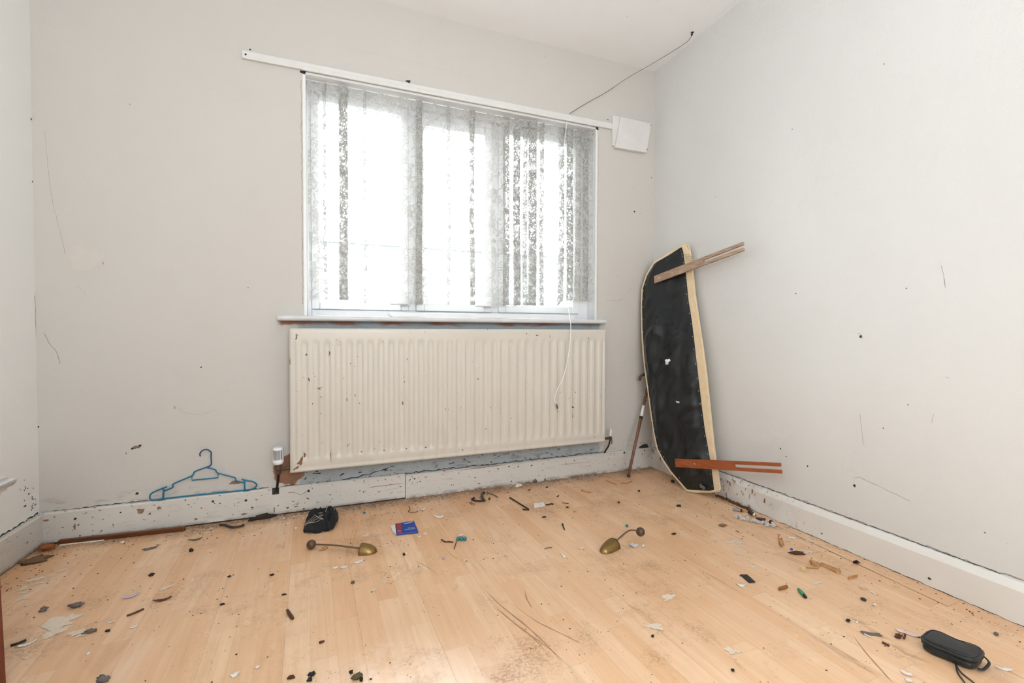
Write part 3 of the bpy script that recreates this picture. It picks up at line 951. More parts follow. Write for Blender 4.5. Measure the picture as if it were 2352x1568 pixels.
jb = thing('junction_box', 'square off-white painted box on the wall, right of the window top', 'box', (1.68, -.01, 1.97))
mb = MB().prism([(p.x, -.028, p.z) for p in q][::-1], (0, .028, 0))
mb.build('cover', M_offwhite, jb, bevel=.002)
mb = MB().box((q[3].x - .012, -.014, q[3].z + .015), (q[1].x - .05, 0, q[0].z + .004))
mb.build('back_plate', M_offwhite, jb)
for x, z in [(q[1].x - .006, q[1].z - .012), (q[2].x + .002, q[2].z + .02)]:
    MB().lathe([(0, .003), (.001, .003)], (x, -.0285, z), (0, -1, 0), 8).build('screw', M_dark, jb)

# thin wire swinging from the ceiling to the batten
pts = [Vector((1.787, -0.372, H - .012)), onY(1578, 96, -.335), onY(1540, 121, -.23), onY(1497, 147, -.12), onY(1438, 181, -.05), onY(1395, 210, -.02), onY(1342, 240, -.012), onY(1308, 261, -.018)]
mb = MB().tube(smooth_path(pts, 8), .0014, 6)
tag(mb.build('hanging_wire', M_spring, smooth=True), 'thin grey wire hanging from a ceiling hook down to the batten', 'wire')
mb = MB()
mb.tube(smooth_path([(1.787, -.372, H + .0), (1.787, -.372, H - .012), (1.781, -.374, H - .018), (1.776, -.376, H - .012)], 5), .003, 8)
tag(mb.build('ceiling_hook', M_blackpl, smooth=True), 'small black hook in the ceiling near the right wall', 'hook')

# cable hanging from the rail over the curtain and radiator
cb = thing('aerial_cable', 'thin white cable dangling over the curtain, sill and radiator', 'cable', (1.28, -.1, .5))
P = [onY(1303, 268, -.02), onY(1296, 330, .015), onY(1284, 400, .02), onY(1276, 500, .02), onY(1276, 590, .02), onY(1288, 640, .012), onY(1301, 690, -.02), onY(1308, 722, -.075), onY(1311, 750, -.118),
     onY(1308, 800, -.13), onY(1296, 860, -.13), onY(1280, 895, -.128), onY(1274, 915, -.126), onY(1276, 925, -.126)]
mb = MB().tube(smooth_path(P, 8), .0022, 8)
mb.build('cord', M_white_pvc, cb, smooth=True)
e0 = onY(1278, 928, -.125); e1 = onY(1281, 938, -.123)
mb = MB().tube([e0, e0.lerp(e1, .5), e1], [.004, .006, .004], 8)
mb.build('plug', M_greyflake, cb, smooth=True)

# ------------------------------------------------------------------ radiator
RX0, RX1, RZ0, RZ1, RYF = -0.203, 1.437, 0.208, 0.856, -0.100
rad = thing('radiator', 'long cream ribbed panel radiator with rust marks under the window', 'radiator', (0.617, -0.06, RZ0))
NFL = 34; pitch = (RX1 - RX0 - 0.03) / NFL


def rad_front(u, v):
    x = RX0 + (RX1 - RX0) * u; z = RZ0 + (RZ1 - RZ0) * v
    ph = ((x - RX0 - 0.015) / pitch) % 1.0
    prof = 0.5 - 0.5 * math.cos(2 * math.pi * ph)
    prof = min(1, max(0, (prof - 0.25) / 0.5)); prof = prof * prof * (3 - 2 * prof)
    fz = min(1, max(0, (z - RZ0 - 0.052) / 0.022)) * min(1, max(0, (RZ1 - 0.052 - z) / 0.022))
    fx = min(1, max(0, (x - RX0 - 0.012) / 0.01)) * min(1, max(0, (RX1 - 0.012 - x) / 0.01))
    y = RYF + 0.0055 * (1 - prof) * fz * fx
    # rolled border and pressed seam
    ed = min(x - RX0, RX1 - x, z - RZ0, RZ1 - z)
    if ed < 0.010: y += 0.010 * (1 - math.sqrt(max(0, 1 - ((0.010 - ed) / 0.010) ** 2)))
    if abs((z - RZ0) - 0.022) < 0.004: y += 0.002
    return (x, y, z)


mb = MB()
zs = sorted(set([0, .004, .008, .012, .018, .0285, .033, .0385, .06, .078, .09, .1, .115] + list(np.linspace(.14, .86, 8)) + [.885, .9, .91, .922, .94, .97, .985, .992, .996, 1]))
nu = NFL * 12 + 1
us = list(np.linspace(0, 1, nu))
vs = [rad_front(u, v) for v in zs for u in us]
mb.add(vs, [(j * nu + i, j * nu + i + 1, (j + 1) * nu + i + 1, (j + 1) * nu + i) for j in range(len(zs) - 1) for i in range(nu - 1)])
yb = RYF + 0.010
for x, y, rx, rz, rot in [(690, 1062, .010, .022, -.5), (682, 1074, .014, .006, .4), (700, 1045, .006, .014, 0), (675, 1078, .007, .004, .5), (757, 812, .003, .013, 0), (797, 918, .003, .009, 0),
                     (925, 925, .003, .012, .1), (1127, 936, .002, .006, 0), (1233, 770, .009, .003, .1), (1263, 772, .002, .007, 0), (735, 890, .016, .002, .2), (822, 819, .004, .002, -.4), (805, 835, .003, .004, -.5),
                     (760, 1046, .002, .030, 0), (1316, 935, .006, .008, 0), (1315, 955, .003, .012, 0), (1281, 945, .002, .006, 0), (830, 1037, .006, .003, 0), (882, 1034, .005, .004, 0), (933, 1030, .006, .004, 0), (978, 1027, .006, .003, 0), (666, 830, .003, .016, 0)]:
    splat(mb, onY(x, y, RYF), rx * .8, rz * .8, X_, Z_, NB, 1, .6, 16, rot, off=.0009)
mb.add([(RX0, yb, RZ0), (RX1, yb, RZ0), (RX1, yb + .014, RZ0), (RX0, yb + .014, RZ0), (RX0, yb, RZ1), (RX1, yb, RZ1), (RX1, yb + .014, RZ1), (RX0, yb + .014, RZ1)],
       [(0, 3, 2, 1), (4, 5, 6, 7), (1, 2, 6, 5), (2, 3, 7, 6), (3, 0, 4, 7)])
pnl = mb.build('panel', [M_rad, simple('rust_brown', srgb(142, 104, 74), .8, var=.3, scale=120)], rad, smooth=False)
pnl.data.polygons.foreach_set('use_smooth', [i < (len(zs) - 1) * (nu - 1) for i in range(len(mb.f))])
mb = MB()
for i in range(NFL - 1):
    x = RX0 + .03 + pitch * i
    mb.box((x, yb + .0145, RZ0 + .07), (x + .02, yb + .036, RZ1 - .06))
mb.build('convector_fins', M_rad, rad)
for x in (RX0 + .15, RX1 - .15):
    mb = MB().box((x, -.012, RZ0 + .04), (x + .03, -0.001, RZ1 - .05)).box((x, yb + .036, RZ0 + .05), (x + .03, -.010, RZ0 + .10)).box((x, yb + .036, RZ1 - .12), (x + .03, -.010, RZ1 - .07))
    mb.build('wall_bracket', M_rad, rad)
# thermostatic valve at the left
vx = onY(639, 1045, -.06).x
tv = thing('thermostatic_valve', 'white slotted thermostatic radiator valve on a rusty pipe, left end', 'valve', (vx, -.06, .13))
zt_, zb_ = onY(640, 1027, -.06).z, onY(640, 1066, -.06).z
mb = MB(); mb.lathe([(0, .014), (.004, .020), (.014, .0235), (.018, .023), (zt_ - zb_ - .006, .0215), (zt_ - zb_, .019)], (vx, -.06, zb_), (0, 0, 1), 28)
mb.build('valve_head', M_white_pvc, tv, smooth=False)
mb = MB()
for k in range(-4, 5):
    a = k * 0.21
    cx, cy = vx + .0226 * math.sin(a), -.06 - .0226 * math.cos(a)
    tx, ty = math.cos(a) * .0011, math.sin(a) * .0011
    mb.add([(cx - tx, cy - ty - .0004, zb_ + .024), (cx + tx, cy + ty - .0004, zb_ + .024), (cx + tx, cy + ty - .0004, zt_ - .010), (cx - tx, cy - ty - .0004, zt_ - .010)], [(0, 1, 2, 3)])
mb.build('head_slots', M_pipe, tv)
mb = MB()
mb.lathe([(0, .010), (.006, .013), (.02, .013), (.03, .011)], (vx, -.06, zb_ - .028), (0, 0, 1), 16)
mb.tube([(vx, -.06, zb_ - .018), (vx + .018, -.07, zb_ - .018), (RX0 + .008, -.076, zb_ - .016)], [.009, .010, .008], 12)
mb.lathe([(0, .009), (.004, .012), (.014, .012), (.018, .009)], (vx, -.06, zb_ - .044), (0, 0, 1), 6)
mb.build('valve_body', M_rust, tv, smooth=False)
mb = MB().tube(smooth_path([(vx, -.06, zb_ - .03), (vx - .001, -.056, zb_ - .06), (vx - .006, -.040, .15), (vx - .010, -.026, .126), (vx - .010, -.016, .1135)], 6), .0055, 10)
mb.build('pipe', M_pipe, tv, smooth=True)
# lockshield valve at the right
lx = onY(1402, 1000, -.06).x
lv = thing('lockshield_valve', 'small valve with white cap and dark pipe, right end of radiator', 'valve', (lx, -.06, .13))
z1_, z0_ = onY(1406, 985, -.06).z, onY(1402, 1001, -.06).z
mb = MB().tube([(lx, -.06, z0_), (lx + .002, -.06, z1_ - .002), (lx + .003, -.06, z1_)], [.0065, .008, .0075], 14)
mb.build('valve_cap', M_white_pvc, lv)
mb = MB()
mb.lathe([(0, .006), (.004, .009), (.012, .009), (.018, .006)], (lx, -.06, z0_ - .02), (0, 0, 1), 10)
mb.tube([(lx, -.06, z0_ - .010), (lx - .014, -.068, z0_ - .010), (RX1 - .004, -.076, z0_ - .008)], [.007, .008, .006], 10)
mb.tube([(lx + .004, -.066, z0_ - .005), (lx + .006, -.068, z0_ - .035), (lx + .002, -.068, z0_ - .045)], [.003, .003, .004], 6)
mb.build('valve_body', M_rust, lv)
mb = MB().tube(smooth_path([(lx - .001, -.06, z0_ - .02), (lx - .006, -.050, .17), (lx - .015, -.035, .14), (lx - .018, -.027, .125)], 6), .0045, 8)
mb.build('pipe', M_pipe, lv, smooth=True)

# ------------------------------------------------------------------ hanger
hg = thing('coat_hanger', 'blue plastic coat hanger leaning on the skirting board against the wall', 'hanger', (-.54, -.015, .125))
HG = lambda x, y: onY(x, y, -.012 + 0.004 * (1130 - y) / 100)
# crop coordinates of the outline (scale 4.9 from 300,980)
hp = lambda a, b: HG(300 + a / 4.9, 980 + b / 4.9)
rr = .0030
main = [hp(850, 455), hp(720, 505), hp(690, 550), hp(485, 640), hp(475, 680), hp(380, 720)]
mb = MB()
mb.tube(smooth_path(main, 4), rr, 8)
mb.tube(smooth_path([hp(380, 720), hp(370, 735)], 2), rr, 8)
mb.tube(smooth_path([hp(850, 455), hp(950, 480), hp(985, 520), hp(1170, 570), hp(1185, 605), hp(1280, 630)], 4), rr, 8)
mb.tube(smooth_path([hp(410, 672), hp(300, 715), hp(235, 750), hp(215, 790), hp(235, 822), hp(320, 818), hp(370, 808), hp(850, 755), hp(1280, 712), hp(1380, 695), hp(1418, 655), hp(1385, 620), hp(1290, 600), hp(1250, 588)], 6), rr, 8)
mb.tube([hp(690, 550), hp(690, 600), hp(985, 572), hp(983, 520)], rr, 8)
mb.tube([hp(370, 690), hp(366, 815)], rr, 8); mb.tube([hp(1282, 600), hp(1285, 715)], rr, 8)
mb.build('hanger_frame', M_blue, hg, smooth=True)
mb = MB()
mb.tube(smooth_path([hp(850, 455), hp(905, 425), hp(905, 330), hp(905, 285), hp(860, 255), hp(810, 265), hp(780, 300), hp(785, 332)], 6), rr * .85, 8)
mb.build('hook', simple('dark_blue_plastic', srgb(34, 70, 104), 0.4), hg, smooth=True)
for a, b in [(348, 835), (1300, 735)]:
    p = hp(a, b)
    mb = MB().box((p.x - .012, p.y - .003, HB + .0065), (p.x + .012, p.y + .003, p.z + .004))
    mb.build('clip', M_blue, hg, bevel=.0015)

# ------------------------------------------------------------------ ironing board
Bp = onZ(1577, 1127, 0.004); Lp = onY(1474, 690, -.045); Tp = onX(1583, 565, XR - .035)
Nn = (Lp - Bp).cross(Tp - Bp).normalized()
if Nn.x > 0: Nn = -Nn          # faces the room


def onP(x, y, off=0.0):
    d = ray(x, y); return CAM + d * (((Bp + Nn * off - CAM).dot(Nn)) / d.dot(Nn))


outline = [(1502, 600), (1520, 590), (1545, 574), (1568, 562), (1575, 560), (1583, 575), (1588, 620), (1594, 680), (1603, 740), (1612, 800), (1621, 870), (1628, 940), (1634, 1000), (1641, 1060), (1648, 1100), (1651, 1124),
           (1640, 1129), (1610, 1130), (1577, 1128), (1560, 1108), (1540, 1085), (1522, 1058), (1508, 1030), (1500, 990), (1494, 950), (1486, 890), (1478, 830), (1473, 760), (1472, 700), (1474, 660), (1484, 630)]
OL = [onP(x, y) for x, y in outline]
lo = min(p.z for p in OL)
OL = [p + Z_ * 0 for p in OL]
ib = thing('ironing_board', 'old wooden ironing board with black underside leaning in the right corner', 'ironing board', (1.76, -.45, 0))
# keep the rim inside the room
def clampp(p, t=0.0):
    p = Vector(p)
    if p.x > XR - .022 - t: p.x = XR - .022 - t
    if p.z < 0.003: p.z = 0.003
    if p.z < HB + .004 and p.x > XR - TB - .004: p.x = XR - TB - .004
    if p.y > -.004: p.y = -.004
    return p


THK = 0.020
front = [clampp(p) for p in OL]
mb = MB()
cen = sum(front, Vector()) / len(front)
ax = (OL[3] - OL[18]).normalized(); bx = Nn.cross(ax)
back = [clampp(p - Nn * THK) for p in front]
n = len(front)
mb.add(front + back, [tuple(range(n))[::-1], tuple(range(n, 2 * n))] + [(i, (i + 1) % n, n + (i + 1) % n, n + i) for i in range(n)])
mb.build('padded_board', M_calico, ib)
# calico rim rolled round the edge
ring = front + [front[0]]
rp = smooth_path([p - Nn * THK * .35 for p in ring], 4)
mb = MB().tube([clampp(p + Vector((noise.noise(p * 30), noise.noise(p * 31 + X_), 0)) * .003, 0.004) for p in rp], [.0042 + .0015 * noise.noise(p * 25) for p in rp], 8)
mb.build('fabric_edge', M_calico, ib, smooth=True)
# black sheet, wrinkled, stretched over the underside
mb = MB()
black = [(1504, 604), (1522, 594), (1546, 580), (1566, 567), (1570, 580), (1574, 610), (1578, 650), (1582, 690), (1590, 740), (1597, 800), (1605, 870), (1612, 930), (1619, 985), (1627, 1030), (1634, 1070), (1641, 1127),
         (1612, 1126), (1579, 1124), (1563, 1106), (1543, 1083), (1525, 1056), (1511, 1029), (1503, 990), (1497, 950), (1489, 890), (1481, 830), (1476, 760), (1475, 700), (1477, 662), (1487, 632)]
inner = [clampp(onP(x, y)) for x, y in black]
xs_ = [(p - cen).dot(ax) for p in inner]; ys_ = [(p - cen).dot(bx) for p in inner]
import bisect


def span(a):
    hits = []
    for i in range(len(xs_)):
        j = (i + 1) % len(xs_)
        if (xs_[i] - a) * (xs_[j] - a) <= 0 and abs(xs_[i] - xs_[j]) > 1e-9:
            t = (a - xs_[i]) / (xs_[j] - xs_[i]); hits.append(ys_[i] + (ys_[j] - ys_[i]) * t)
    return (min(hits), max(hits)) if hits else (0, 0)


a0, a1 = min(xs_) + .002, max(xs_) - .002
NA, NBb = 150, 44


def sheet(u, v):
    a = a0 + (a1 - a0) * v; lo_, hi_ = span(a); b = lo_ + (hi_ - lo_) * u
    e = min(u, 1 - u, v * 3, (1 - v) * 3); e = min(1, e / .12)
    wr = noise.noise(Vector((a * 4 + b * 9, b * 7 - a * 3, 0.3))) * .024 + (.5 - abs(noise.noise(Vector((a * 9 + b * 12, b * 9 - a * 5, 4.1))))) * .022
    k = 1 if a < 0.25 else .4
    return cen + ax * a + bx * b + Nn * (0.0015 + max(0, (0.006 + wr * k)) * e)


mb.grid(sheet, NBb, NA)
mb.build('black_cover', M_sheet, ib, smooth=True)
# staples round the edge
for i in range(1, len(inner)):
    for t in (0, .5):
        p = inner[i - 1].lerp(inner[i], t); c = cen + (p - cen) * .965 + Nn * .0065
        d = (inner[i] - inner[i - 1]).normalized()
        MB().tube([c - d * .003, c + d * .003], .0008, 4).build('tack', M_staple, ib)
c = onP(1532, 832, .024)
mb = MB()
for k in range(7):
    mb.blob(c + Vector((random.gauss(0, .004), random.gauss(0, .008), random.gauss(0, .008))), (.005, .009, .007), .9, seed=k)
mb.build('wadding_tuft', M_fluff, ib, smooth=True)
c = onP(1556, 923, .024)
mb = MB().box(c - Vector((.001, .014, .004)), c + Vector((.001, .014, .004)))
mb.build('paper_scrap', M_paperbit, ib)
c = onP(1612, 1118, .016)
mb = MB()
for k in range(4):
    mb.blob(c + Vector((0, random.gauss(0, .010), random.gauss(0, .004))), (.003, .009, .006), .9, seed=k + 20)
mb.build('torn_scraps', M_greyflake, ib)
# string wound round the top corner
mb = MB()
for t in range(4):
    p = onP(1578 + t * 1.5, 585 + t * 4, .004)
    mb.tube([clampp(p + bx * .012 + Nn * .004), clampp(p + Nn * .010), clampp(p - bx * .014 + Nn * .002), clampp(p - bx * .016 - Nn * .014)], .0018, 6)
mb.build('string', M_calico, ib, smooth=True)


def strut(name, L0, L1, R0, R1, slot, mat, offL, xR, label, screws):
    """slotted wooden leg: left end edge (L0 top, L1 bottom), right end edge, slot start fraction"""
    a0_, a1_ = onP(*L0, offL), onP(*L1, offL)
    b0_, b1_ = onX(*R0, xR), onX(*R1, xR)
    d = ((b0_ + b1_) / 2 - (a0_ + a1_) / 2); L = d.length; d.normalize()
    up = ((a0_ - a1_) + (b0_ - b1_)); w = up.length / 2; up = (up - d * up.dot(d)).normalized()
    nn = d.cross(up).normalized()
    if nn.x > 0: nn = -nn
    o0 = (a0_ + a1_) / 2; th = .012
    W2 = w / 2; s = w * .16
    prof = [(0, -W2), (L, -W2), (L, -s)]
    ns = 8
    for k in range(ns + 1):
        t = -math.pi / 2 - math.pi * k / ns
        prof.append((L * slot + s * math.cos(t) * 1.0 + s, s * math.sin(t)))
    prof += [(L, s), (L, W2), (0, W2)]
    f = [o0 + d * x + up * y + nn * th for x, y in prof]; bk = [o0 + d * x + up * y for x, y in prof]
    m_ = MB(); n_ = len(prof)
    # triangulate the fork as two arms and a body
    iu = 3 + ns // 2
    def quadset(off):
        return [tuple(off + i for i in ([0, 1] + list(range(2, iu + 1)))), tuple(off + i for i in (list(range(iu, n_ - 3)) + [n_ - 3, n_ - 2, n_ - 1])), (off + 0, off + iu, off + n_ - 1)]
    m_.add(f + bk, quadset(0) + [q_[::-1] for q_ in quadset(n_)] + [(i, (i + 1) % n_, n_ + (i + 1) % n_, n_ + i) for i in range(n_)])
    o = m_.build(name, mat, ib)
    o['label'] = label
    for fx in screws:
        c_ = o0 + d * L * fx + nn * (th - .0002)
        MB().lathe([(0, .0038), (.0012, .003)], c_, nn, 10).build('screw', M_staple, o)
    return o


strut('leg', (1504, 634), (1508, 651), (1706, 559), (1714, 573), .60, M_greywood, .014, XR - .05, 'grey weathered wooden leg strip', (.07, .24))
strut('leg', (1553, 1051), (1555, 1073), (1795, 1064), (1797, 1085), .61, M_redwood, .014, XR - .05, 'orange-brown wooden leg strip', (.22,))

# walking stick
cs = thing('walking_stick', 'taped wooden walking stick leaning behind the ironing board by the radiator', 'walking stick', onZ(1443, 1098))
S0 = onZ(1443, 1098) + Z_ * .008; S1 = Vector((onY(1484, 905, -.05).x, -.05, onY(1484, 905, -.05).z))
A_ = lambda t: S0.lerp(S1, t)
mb = MB().tube([A_(0), A_(.35), A_(.70)], [.0085, .0085, .0095], 12)
mb.build('shaft', M_canewood, cs, smooth=True)
mb = MB().tube([A_(-.0), A_(.02)], [.010, .010], 12); mb.build('ferrule', M_pipe, cs)
mb = MB().tube([A_(.69), A_(.72)], .0105, 12); mb.build('collar', M_pipe, cs)
mb = MB().tube([A_(.72), A_(.80), A_(.86)], [.010, .0085, .009], 12)
mb.build('tape_wrap', M_tape, cs, smooth=True)
mb = MB()
for k in range(7):
    t = .86 + k * .035
    mb.blob(A_(t), (.009, .009, .011), .3, seed=k)
mb.build('knotted_handle', M_canewood, cs, smooth=True)
hk = [A_(1.05), onY(1490, 880, -.05), onY(1488, 866, -.05), onY(1480, 860, -.05), onY(1472, 864, -.052), onY(1469, 873, -.055)]
mb = MB().tube(smooth_path(hk, 5), .0085, 10)
mb.build('crook', M_rust, cs, smooth=True)

# ------------------------------------------------------------------ cabinet at the left edge
cab = thing('cabinet', 'red-brown wooden cabinet with silver moulded top, cut off at the left edge', 'cabinet', (-.9, -1.2, 0))
CX, CY, CZ = -0.742, -0.915, 0.50
mb = MB()
dx = 0.0
mb.add([(XL + .02, -1.55, 0.0), (CX + .012, -1.55, 0), (CX + .012, CY + .0, 0), (XL + .02, CY, 0), (XL + .02, -1.55, CZ - .045), (CX - .0, -1.55, CZ - .045), (CX - .0, CY - .0, CZ - .045), (XL + .02, CY, CZ - .045)],
       [(0, 3, 2, 1), (4, 5, 6, 7), (0, 1, 5, 4), (1, 2, 6, 5), (2, 3, 7, 6), (3, 0, 4, 7)])
mb.build('body', M_mahog, cab, bevel=.004)
mp = [(0, CZ - .045), (.004, CZ - .045), (.006, CZ - .036), (.012, CZ - .034), (.013, CZ - .028), (.020, CZ - .025), (.024, CZ - .018), (.024, CZ - .012), (.020, CZ - .008), (.014, CZ - .007), (.013, CZ - .003), (.006, CZ), (0, CZ)]
mb = MB(); n = len(mp); vs = []
for (sx_, sy_, yy) in [(1, 0, -1.55), (1, 1, CY), ]:
    vs += [(CX + o_, yy + o_ * sy_, z_) for o_, z_ in mp]
vs += [(XL + .02, CY + o_, z_) for o_, z_ in mp]
mb.add(vs, [(j * n + i, j * n + (i + 1) % n, (j + 1) * n + (i + 1) % n, (j + 1) * n + i) for j in range(2) for i in range(n)] + [tuple(range(n)), tuple(range(2 * n, 3 * n))[::-1]])
mb.build('top_moulding', M_silver, cab)
mb = MB().box((XL + .02, -1.55, CZ - .044), (CX + .001, CY + .001, CZ - .0005))
mb.build('top', M_silver, cab)

# ------------------------------------------------------------------ batten on the floor along the skirting
a = onZ(135, 1250); b = onZ(425, 1218)
d = (b - a).normalized(); s = Vector((-d.y, d.x, 0))
mb = MB().prism([a - s * .008, b - s * .008, b + s * .010, a + s * .010], (0, 0, .018))
tag(mb.build('wooden_batten', M_darkwood, bevel=.003), 'dark brown varnished batten lying along the left skirting board', 'batten')
a2 = onZ(142, 1249) ; b2 = onZ(242, 1238)  # white strip stands in for the highlight along the batten
mb = MB().prism([a2 - s * .014, b2 - s * .014, b2 - s * .0088, a2 - s * .0088], (0, 0, .003))
tag(mb.build('highlight_strip', M_paperbit), 'thin bright strip painting the highlight along the dark batten', 'strip')

# ------------------------------------------------------------------ shoe trees
def shoe_tree(ball, toe0, toe1, arc, label, lift):
    bp = onZ(*ball, .018 + lift); t0 = onZ(*toe0, .014); t1 = onZ(*toe1, .006)
    st = thing('shoe_tree', label, 'shoe tree', (t0.x, t0.y, 0), 'brass and wood shoe trees on the floor')
    m_ = MB().blob(bp, (.0175, .0175, .0175), 0, 20, 14)
    m_.build('heel_knob', M_knob, st, smooth=True)
    mid = bp.lerp(t0, .5) + Z_ * arc
    m_ = MB().tube(smooth_path([bp, bp.lerp(mid, .6) + Z_ * arc * .3, mid, mid.lerp(t0, .6), t0], 6), .0050, 8, flat=.5)
    m_.build('spring_rod', M_spring, st, smooth=True)
    ax_ = (t1 - t0); L = ax_.length; ax_.normalize(); side = ax_.cross(Z_).normalized(); upv = side.cross(ax_)
    m_ = MB(); prof_n = 12; vs_ = []; ring_n = 16
    for j in range(prof_n + 1):
        f = j / prof_n; w_ = .030 * math.sqrt(max(0, 1 - f ** 2.6)); h_ = .030 * math.sqrt(max(0, 1 - f ** 1.8)) + .002
        c_ = t0 + ax_ * L * f
        for k_ in range(ring_n):
            an = math.pi * k_ / (ring_n - 1)
            pz = -t0.z + .001 + h_ * math.sin(an)
            vs_.append(Vector((c_.x, c_.y, t0.z)) + side * math.cos(an) * w_ + Z_ * pz)
    m_.add(vs_, [(j * ring_n + k_, j * ring_n + k_ + 1, (j + 1) * ring_n + k_ + 1, (j + 1) * ring_n + k_) for j in range(prof_n) for k_ in range(ring_n - 1)] + [tuple(range(ring_n))[::-1]])
    m_.build('toe_cap', M_brass, st, smooth=True)
    return st


shoe_tree((715, 1250), (829, 1259), (866, 1264), .004, 'brass-capped shoe tree lying left, in front of the black cloth', 0.0)
shoe_tree((1471, 1221), (1410, 1246), (1382, 1268), .022, 'brass-capped shoe tree with raised heel knob, right of the middle floor', 0.03)

# ------------------------------------------------------------------ crumpled black cloth with stripes
cl = thing('crumpled_cloth', 'crumpled black cloth with pale stripes near the skirting board', 'cloth', onZ(735, 1215))
kk = 13.07
cp = lambda a_, b_, z: onZ(640 + a_ / kk, 1130 + b_ / kk, z)
b0_, b1_, b2_, b3_ = cp(690, 1290, .004), cp(1560, 1190, .004), cp(1370, 640, .03), cp(1010, 700, .03)


def lump(name, corners, hgt, mat, seed, parent, bulge=.5):
    c0, c1, c2, c3 = corners
    def fn(u, v):
        p = (c0.lerp(c1, u)).lerp(c3.lerp(c2, u), v)
        a_, b_ = 2 * u - 1, 2 * v - 1
        r = min(1, (abs(a_) ** 3.5 + abs(b_) ** 3.5) ** (1 / 3.5))
        e = (1 - r ** 5) ** .5
        fold = abs(noise.noise(Vector((u * 2.2 + v * 1.6 + seed, v * 3.0 - u, seed))))
        z = hgt * e * (.62 + .9 * (0.45 - fold)) + .004 * e * noise.noise(Vector((u * 9, v * 9, seed)))
        return Vector((p.x, p.y, 0)) + Z_ * max(.0012, z)
    m_ = MB(); nr, na = 18, 56; vs_ = [fn(.5, .5)]
    for j_ in range(1, nr + 1):
        for i_ in range(na):
            t = 2 * math.pi * i_ / na; ct, st2 = math.cos(t), math.sin(t)
            k_ = 1 / (abs(ct) ** 3.5 + abs(st2) ** 3.5) ** (1 / 3.5)
            rr_ = j_ / nr * (1 + .05 * noise.noise(Vector((ct * 2, st2 * 2, seed))))
            vs_.append(fn(.5 + .5 * ct * k_ * rr_, .5 + .5 * st2 * k_ * rr_))
    fs_ = [(0, 1 + i_, 1 + (i_ + 1) % na) for i_ in range(na)]
    fs_ += [(1 + j_ * na + i_, 1 + (j_ + 1) * na + i_, 1 + (j_ + 1) * na + (i_ + 1) % na, 1 + j_ * na + (i_ + 1) % na) for j_ in range(nr - 1) for i_ in range(na)]
    m_.add(vs_, fs_)
    return m_.build(name, mat, parent, smooth=True, solid=.002), fn


f0 = [onZ(691, 1229), onZ(764, 1221), onZ(752, 1180), onZ(712, 1181)]
o_, fn1 = lump('main_piece', f0, .045, M_blackcloth, 1.3, cl)
f1 = [onZ(742, 1223), onZ(769, 1218), onZ(780, 1182), onZ(742, 1182)]
o_, fn2 = lump('side_fold', f1, .055, M_blackcloth, 5.1, cl)
mb = MB()
for v_ in (.20, .26, .32, .38):
    mb.tube([fn1(u, v_) + Z_ * .0022 for u in np.linspace(.07, .72, 22)], .0009, 5)
mb.tube([fn2(u, v_) + Z_ * .0022 for u, v_ in zip(np.linspace(.12, .80, 16), [.55 + .3 * math.sin(3.1 * t) for t in np.linspace(0, 1, 16)])], .0011, 5)
mb.build('stripes', M_stripe, cl)
mb = MB(); g0 = onZ(738, 1182, .033)
for k in range(4):
    mb.blob(g0 + Vector((random.gauss(0, .010), random.gauss(0, .008), random.gauss(0, .002))), (.011, .008, .004), .8, seed=k + 40)
mb.build('dust_clump', M_greyflake, cl, smooth=True)

# ------------------------------------------------------------------ blue packet
pk = thing('card_packet', 'flattened blue card packet with red band and torn white end', 'packet', onZ(930, 1212))
c = [onZ(910, 1227, .006), onZ(961, 1221, .006), onZ(951, 1196, .006), onZ(908, 1203, .006)]
U = lambda u, v, dz=0: (c[0].lerp(c[1], u)).lerp(c[3].lerp(c[2], u), v) + Z_ * dz
mb = MB().prism([Vector((p.x, p.y, .001)) for p in c], (0, 0, .007))
mb.build('sleeve', M_cardblue, pk, bevel=.001)
mb = MB().poly([U(.06, .01, .0024), U(.27, .01, .0024), U(.27, .99, .0024), U(.06, .99, .0024)])
mb.build('red_band', M_cardred, pk)
mb = MB()
for u0, u1, v0, v1 in [(.44, .66, .80, .88), (.68, .80, .84, .91), (.82, .93, .86, .94)]:
    mb.poly([U(u0, v0, .0025), U(u1, v0, .0025), U(u1, v1, .0025), U(u0, v1, .0025)])
mb.build('printed_marks', M_print, pk)
mb = MB()
for k in range(9):   # small lettering on the front and on the red band
    u0 = .42 + k * .055
    for v0, hh in ((.22, .10), (.36, .06)):
        if v0 > .3 and k < 3: continue
        for t in range(2):
            mb.poly([U(u0 + t * .022, v0, .0025), U(u0 + .012 + t * .022, v0, .0025), U(u0 + .014 + t * .022, v0 + hh, .0025), U(u0 + .002 + t * .022, v0 + hh, .0025)])
mb.build('lettering', M_print, pk)
mb = MB()
for k in range(4):
    u0 = .105 + k * .032
    mb.poly([U(u0, .20, .003), U(u0 + .018, .20, .003), U(u0 + .018, .27 + .03 * (k == 0), .003), U(u0, .27, .003)])
mb.build('band_lettering', M_print, pk)
f = [onZ(897, 1208, .004), onZ(902, 1222, .003), onZ(911, 1227, .006), onZ(907, 1203, .007)]
mb = MB().prism([Vector((p.x, p.y, .0015)) for p in f], (0, 0, .004))
mb.build('end_flap', M_cardwhite, pk)

# ------------------------------------------------------------------ black camera case lower right
cc = thing('camera_case', 'small black zipped leatherette case with a wrist cord, lower right', 'case', onZ(2190, 1510))
HT = .034
tl, tfl, tfr, tr = onZ(2109, 1466, HT), onZ(2139, 1438, HT), onZ(2267, 1492, HT), onZ(2239, 1515, HT)


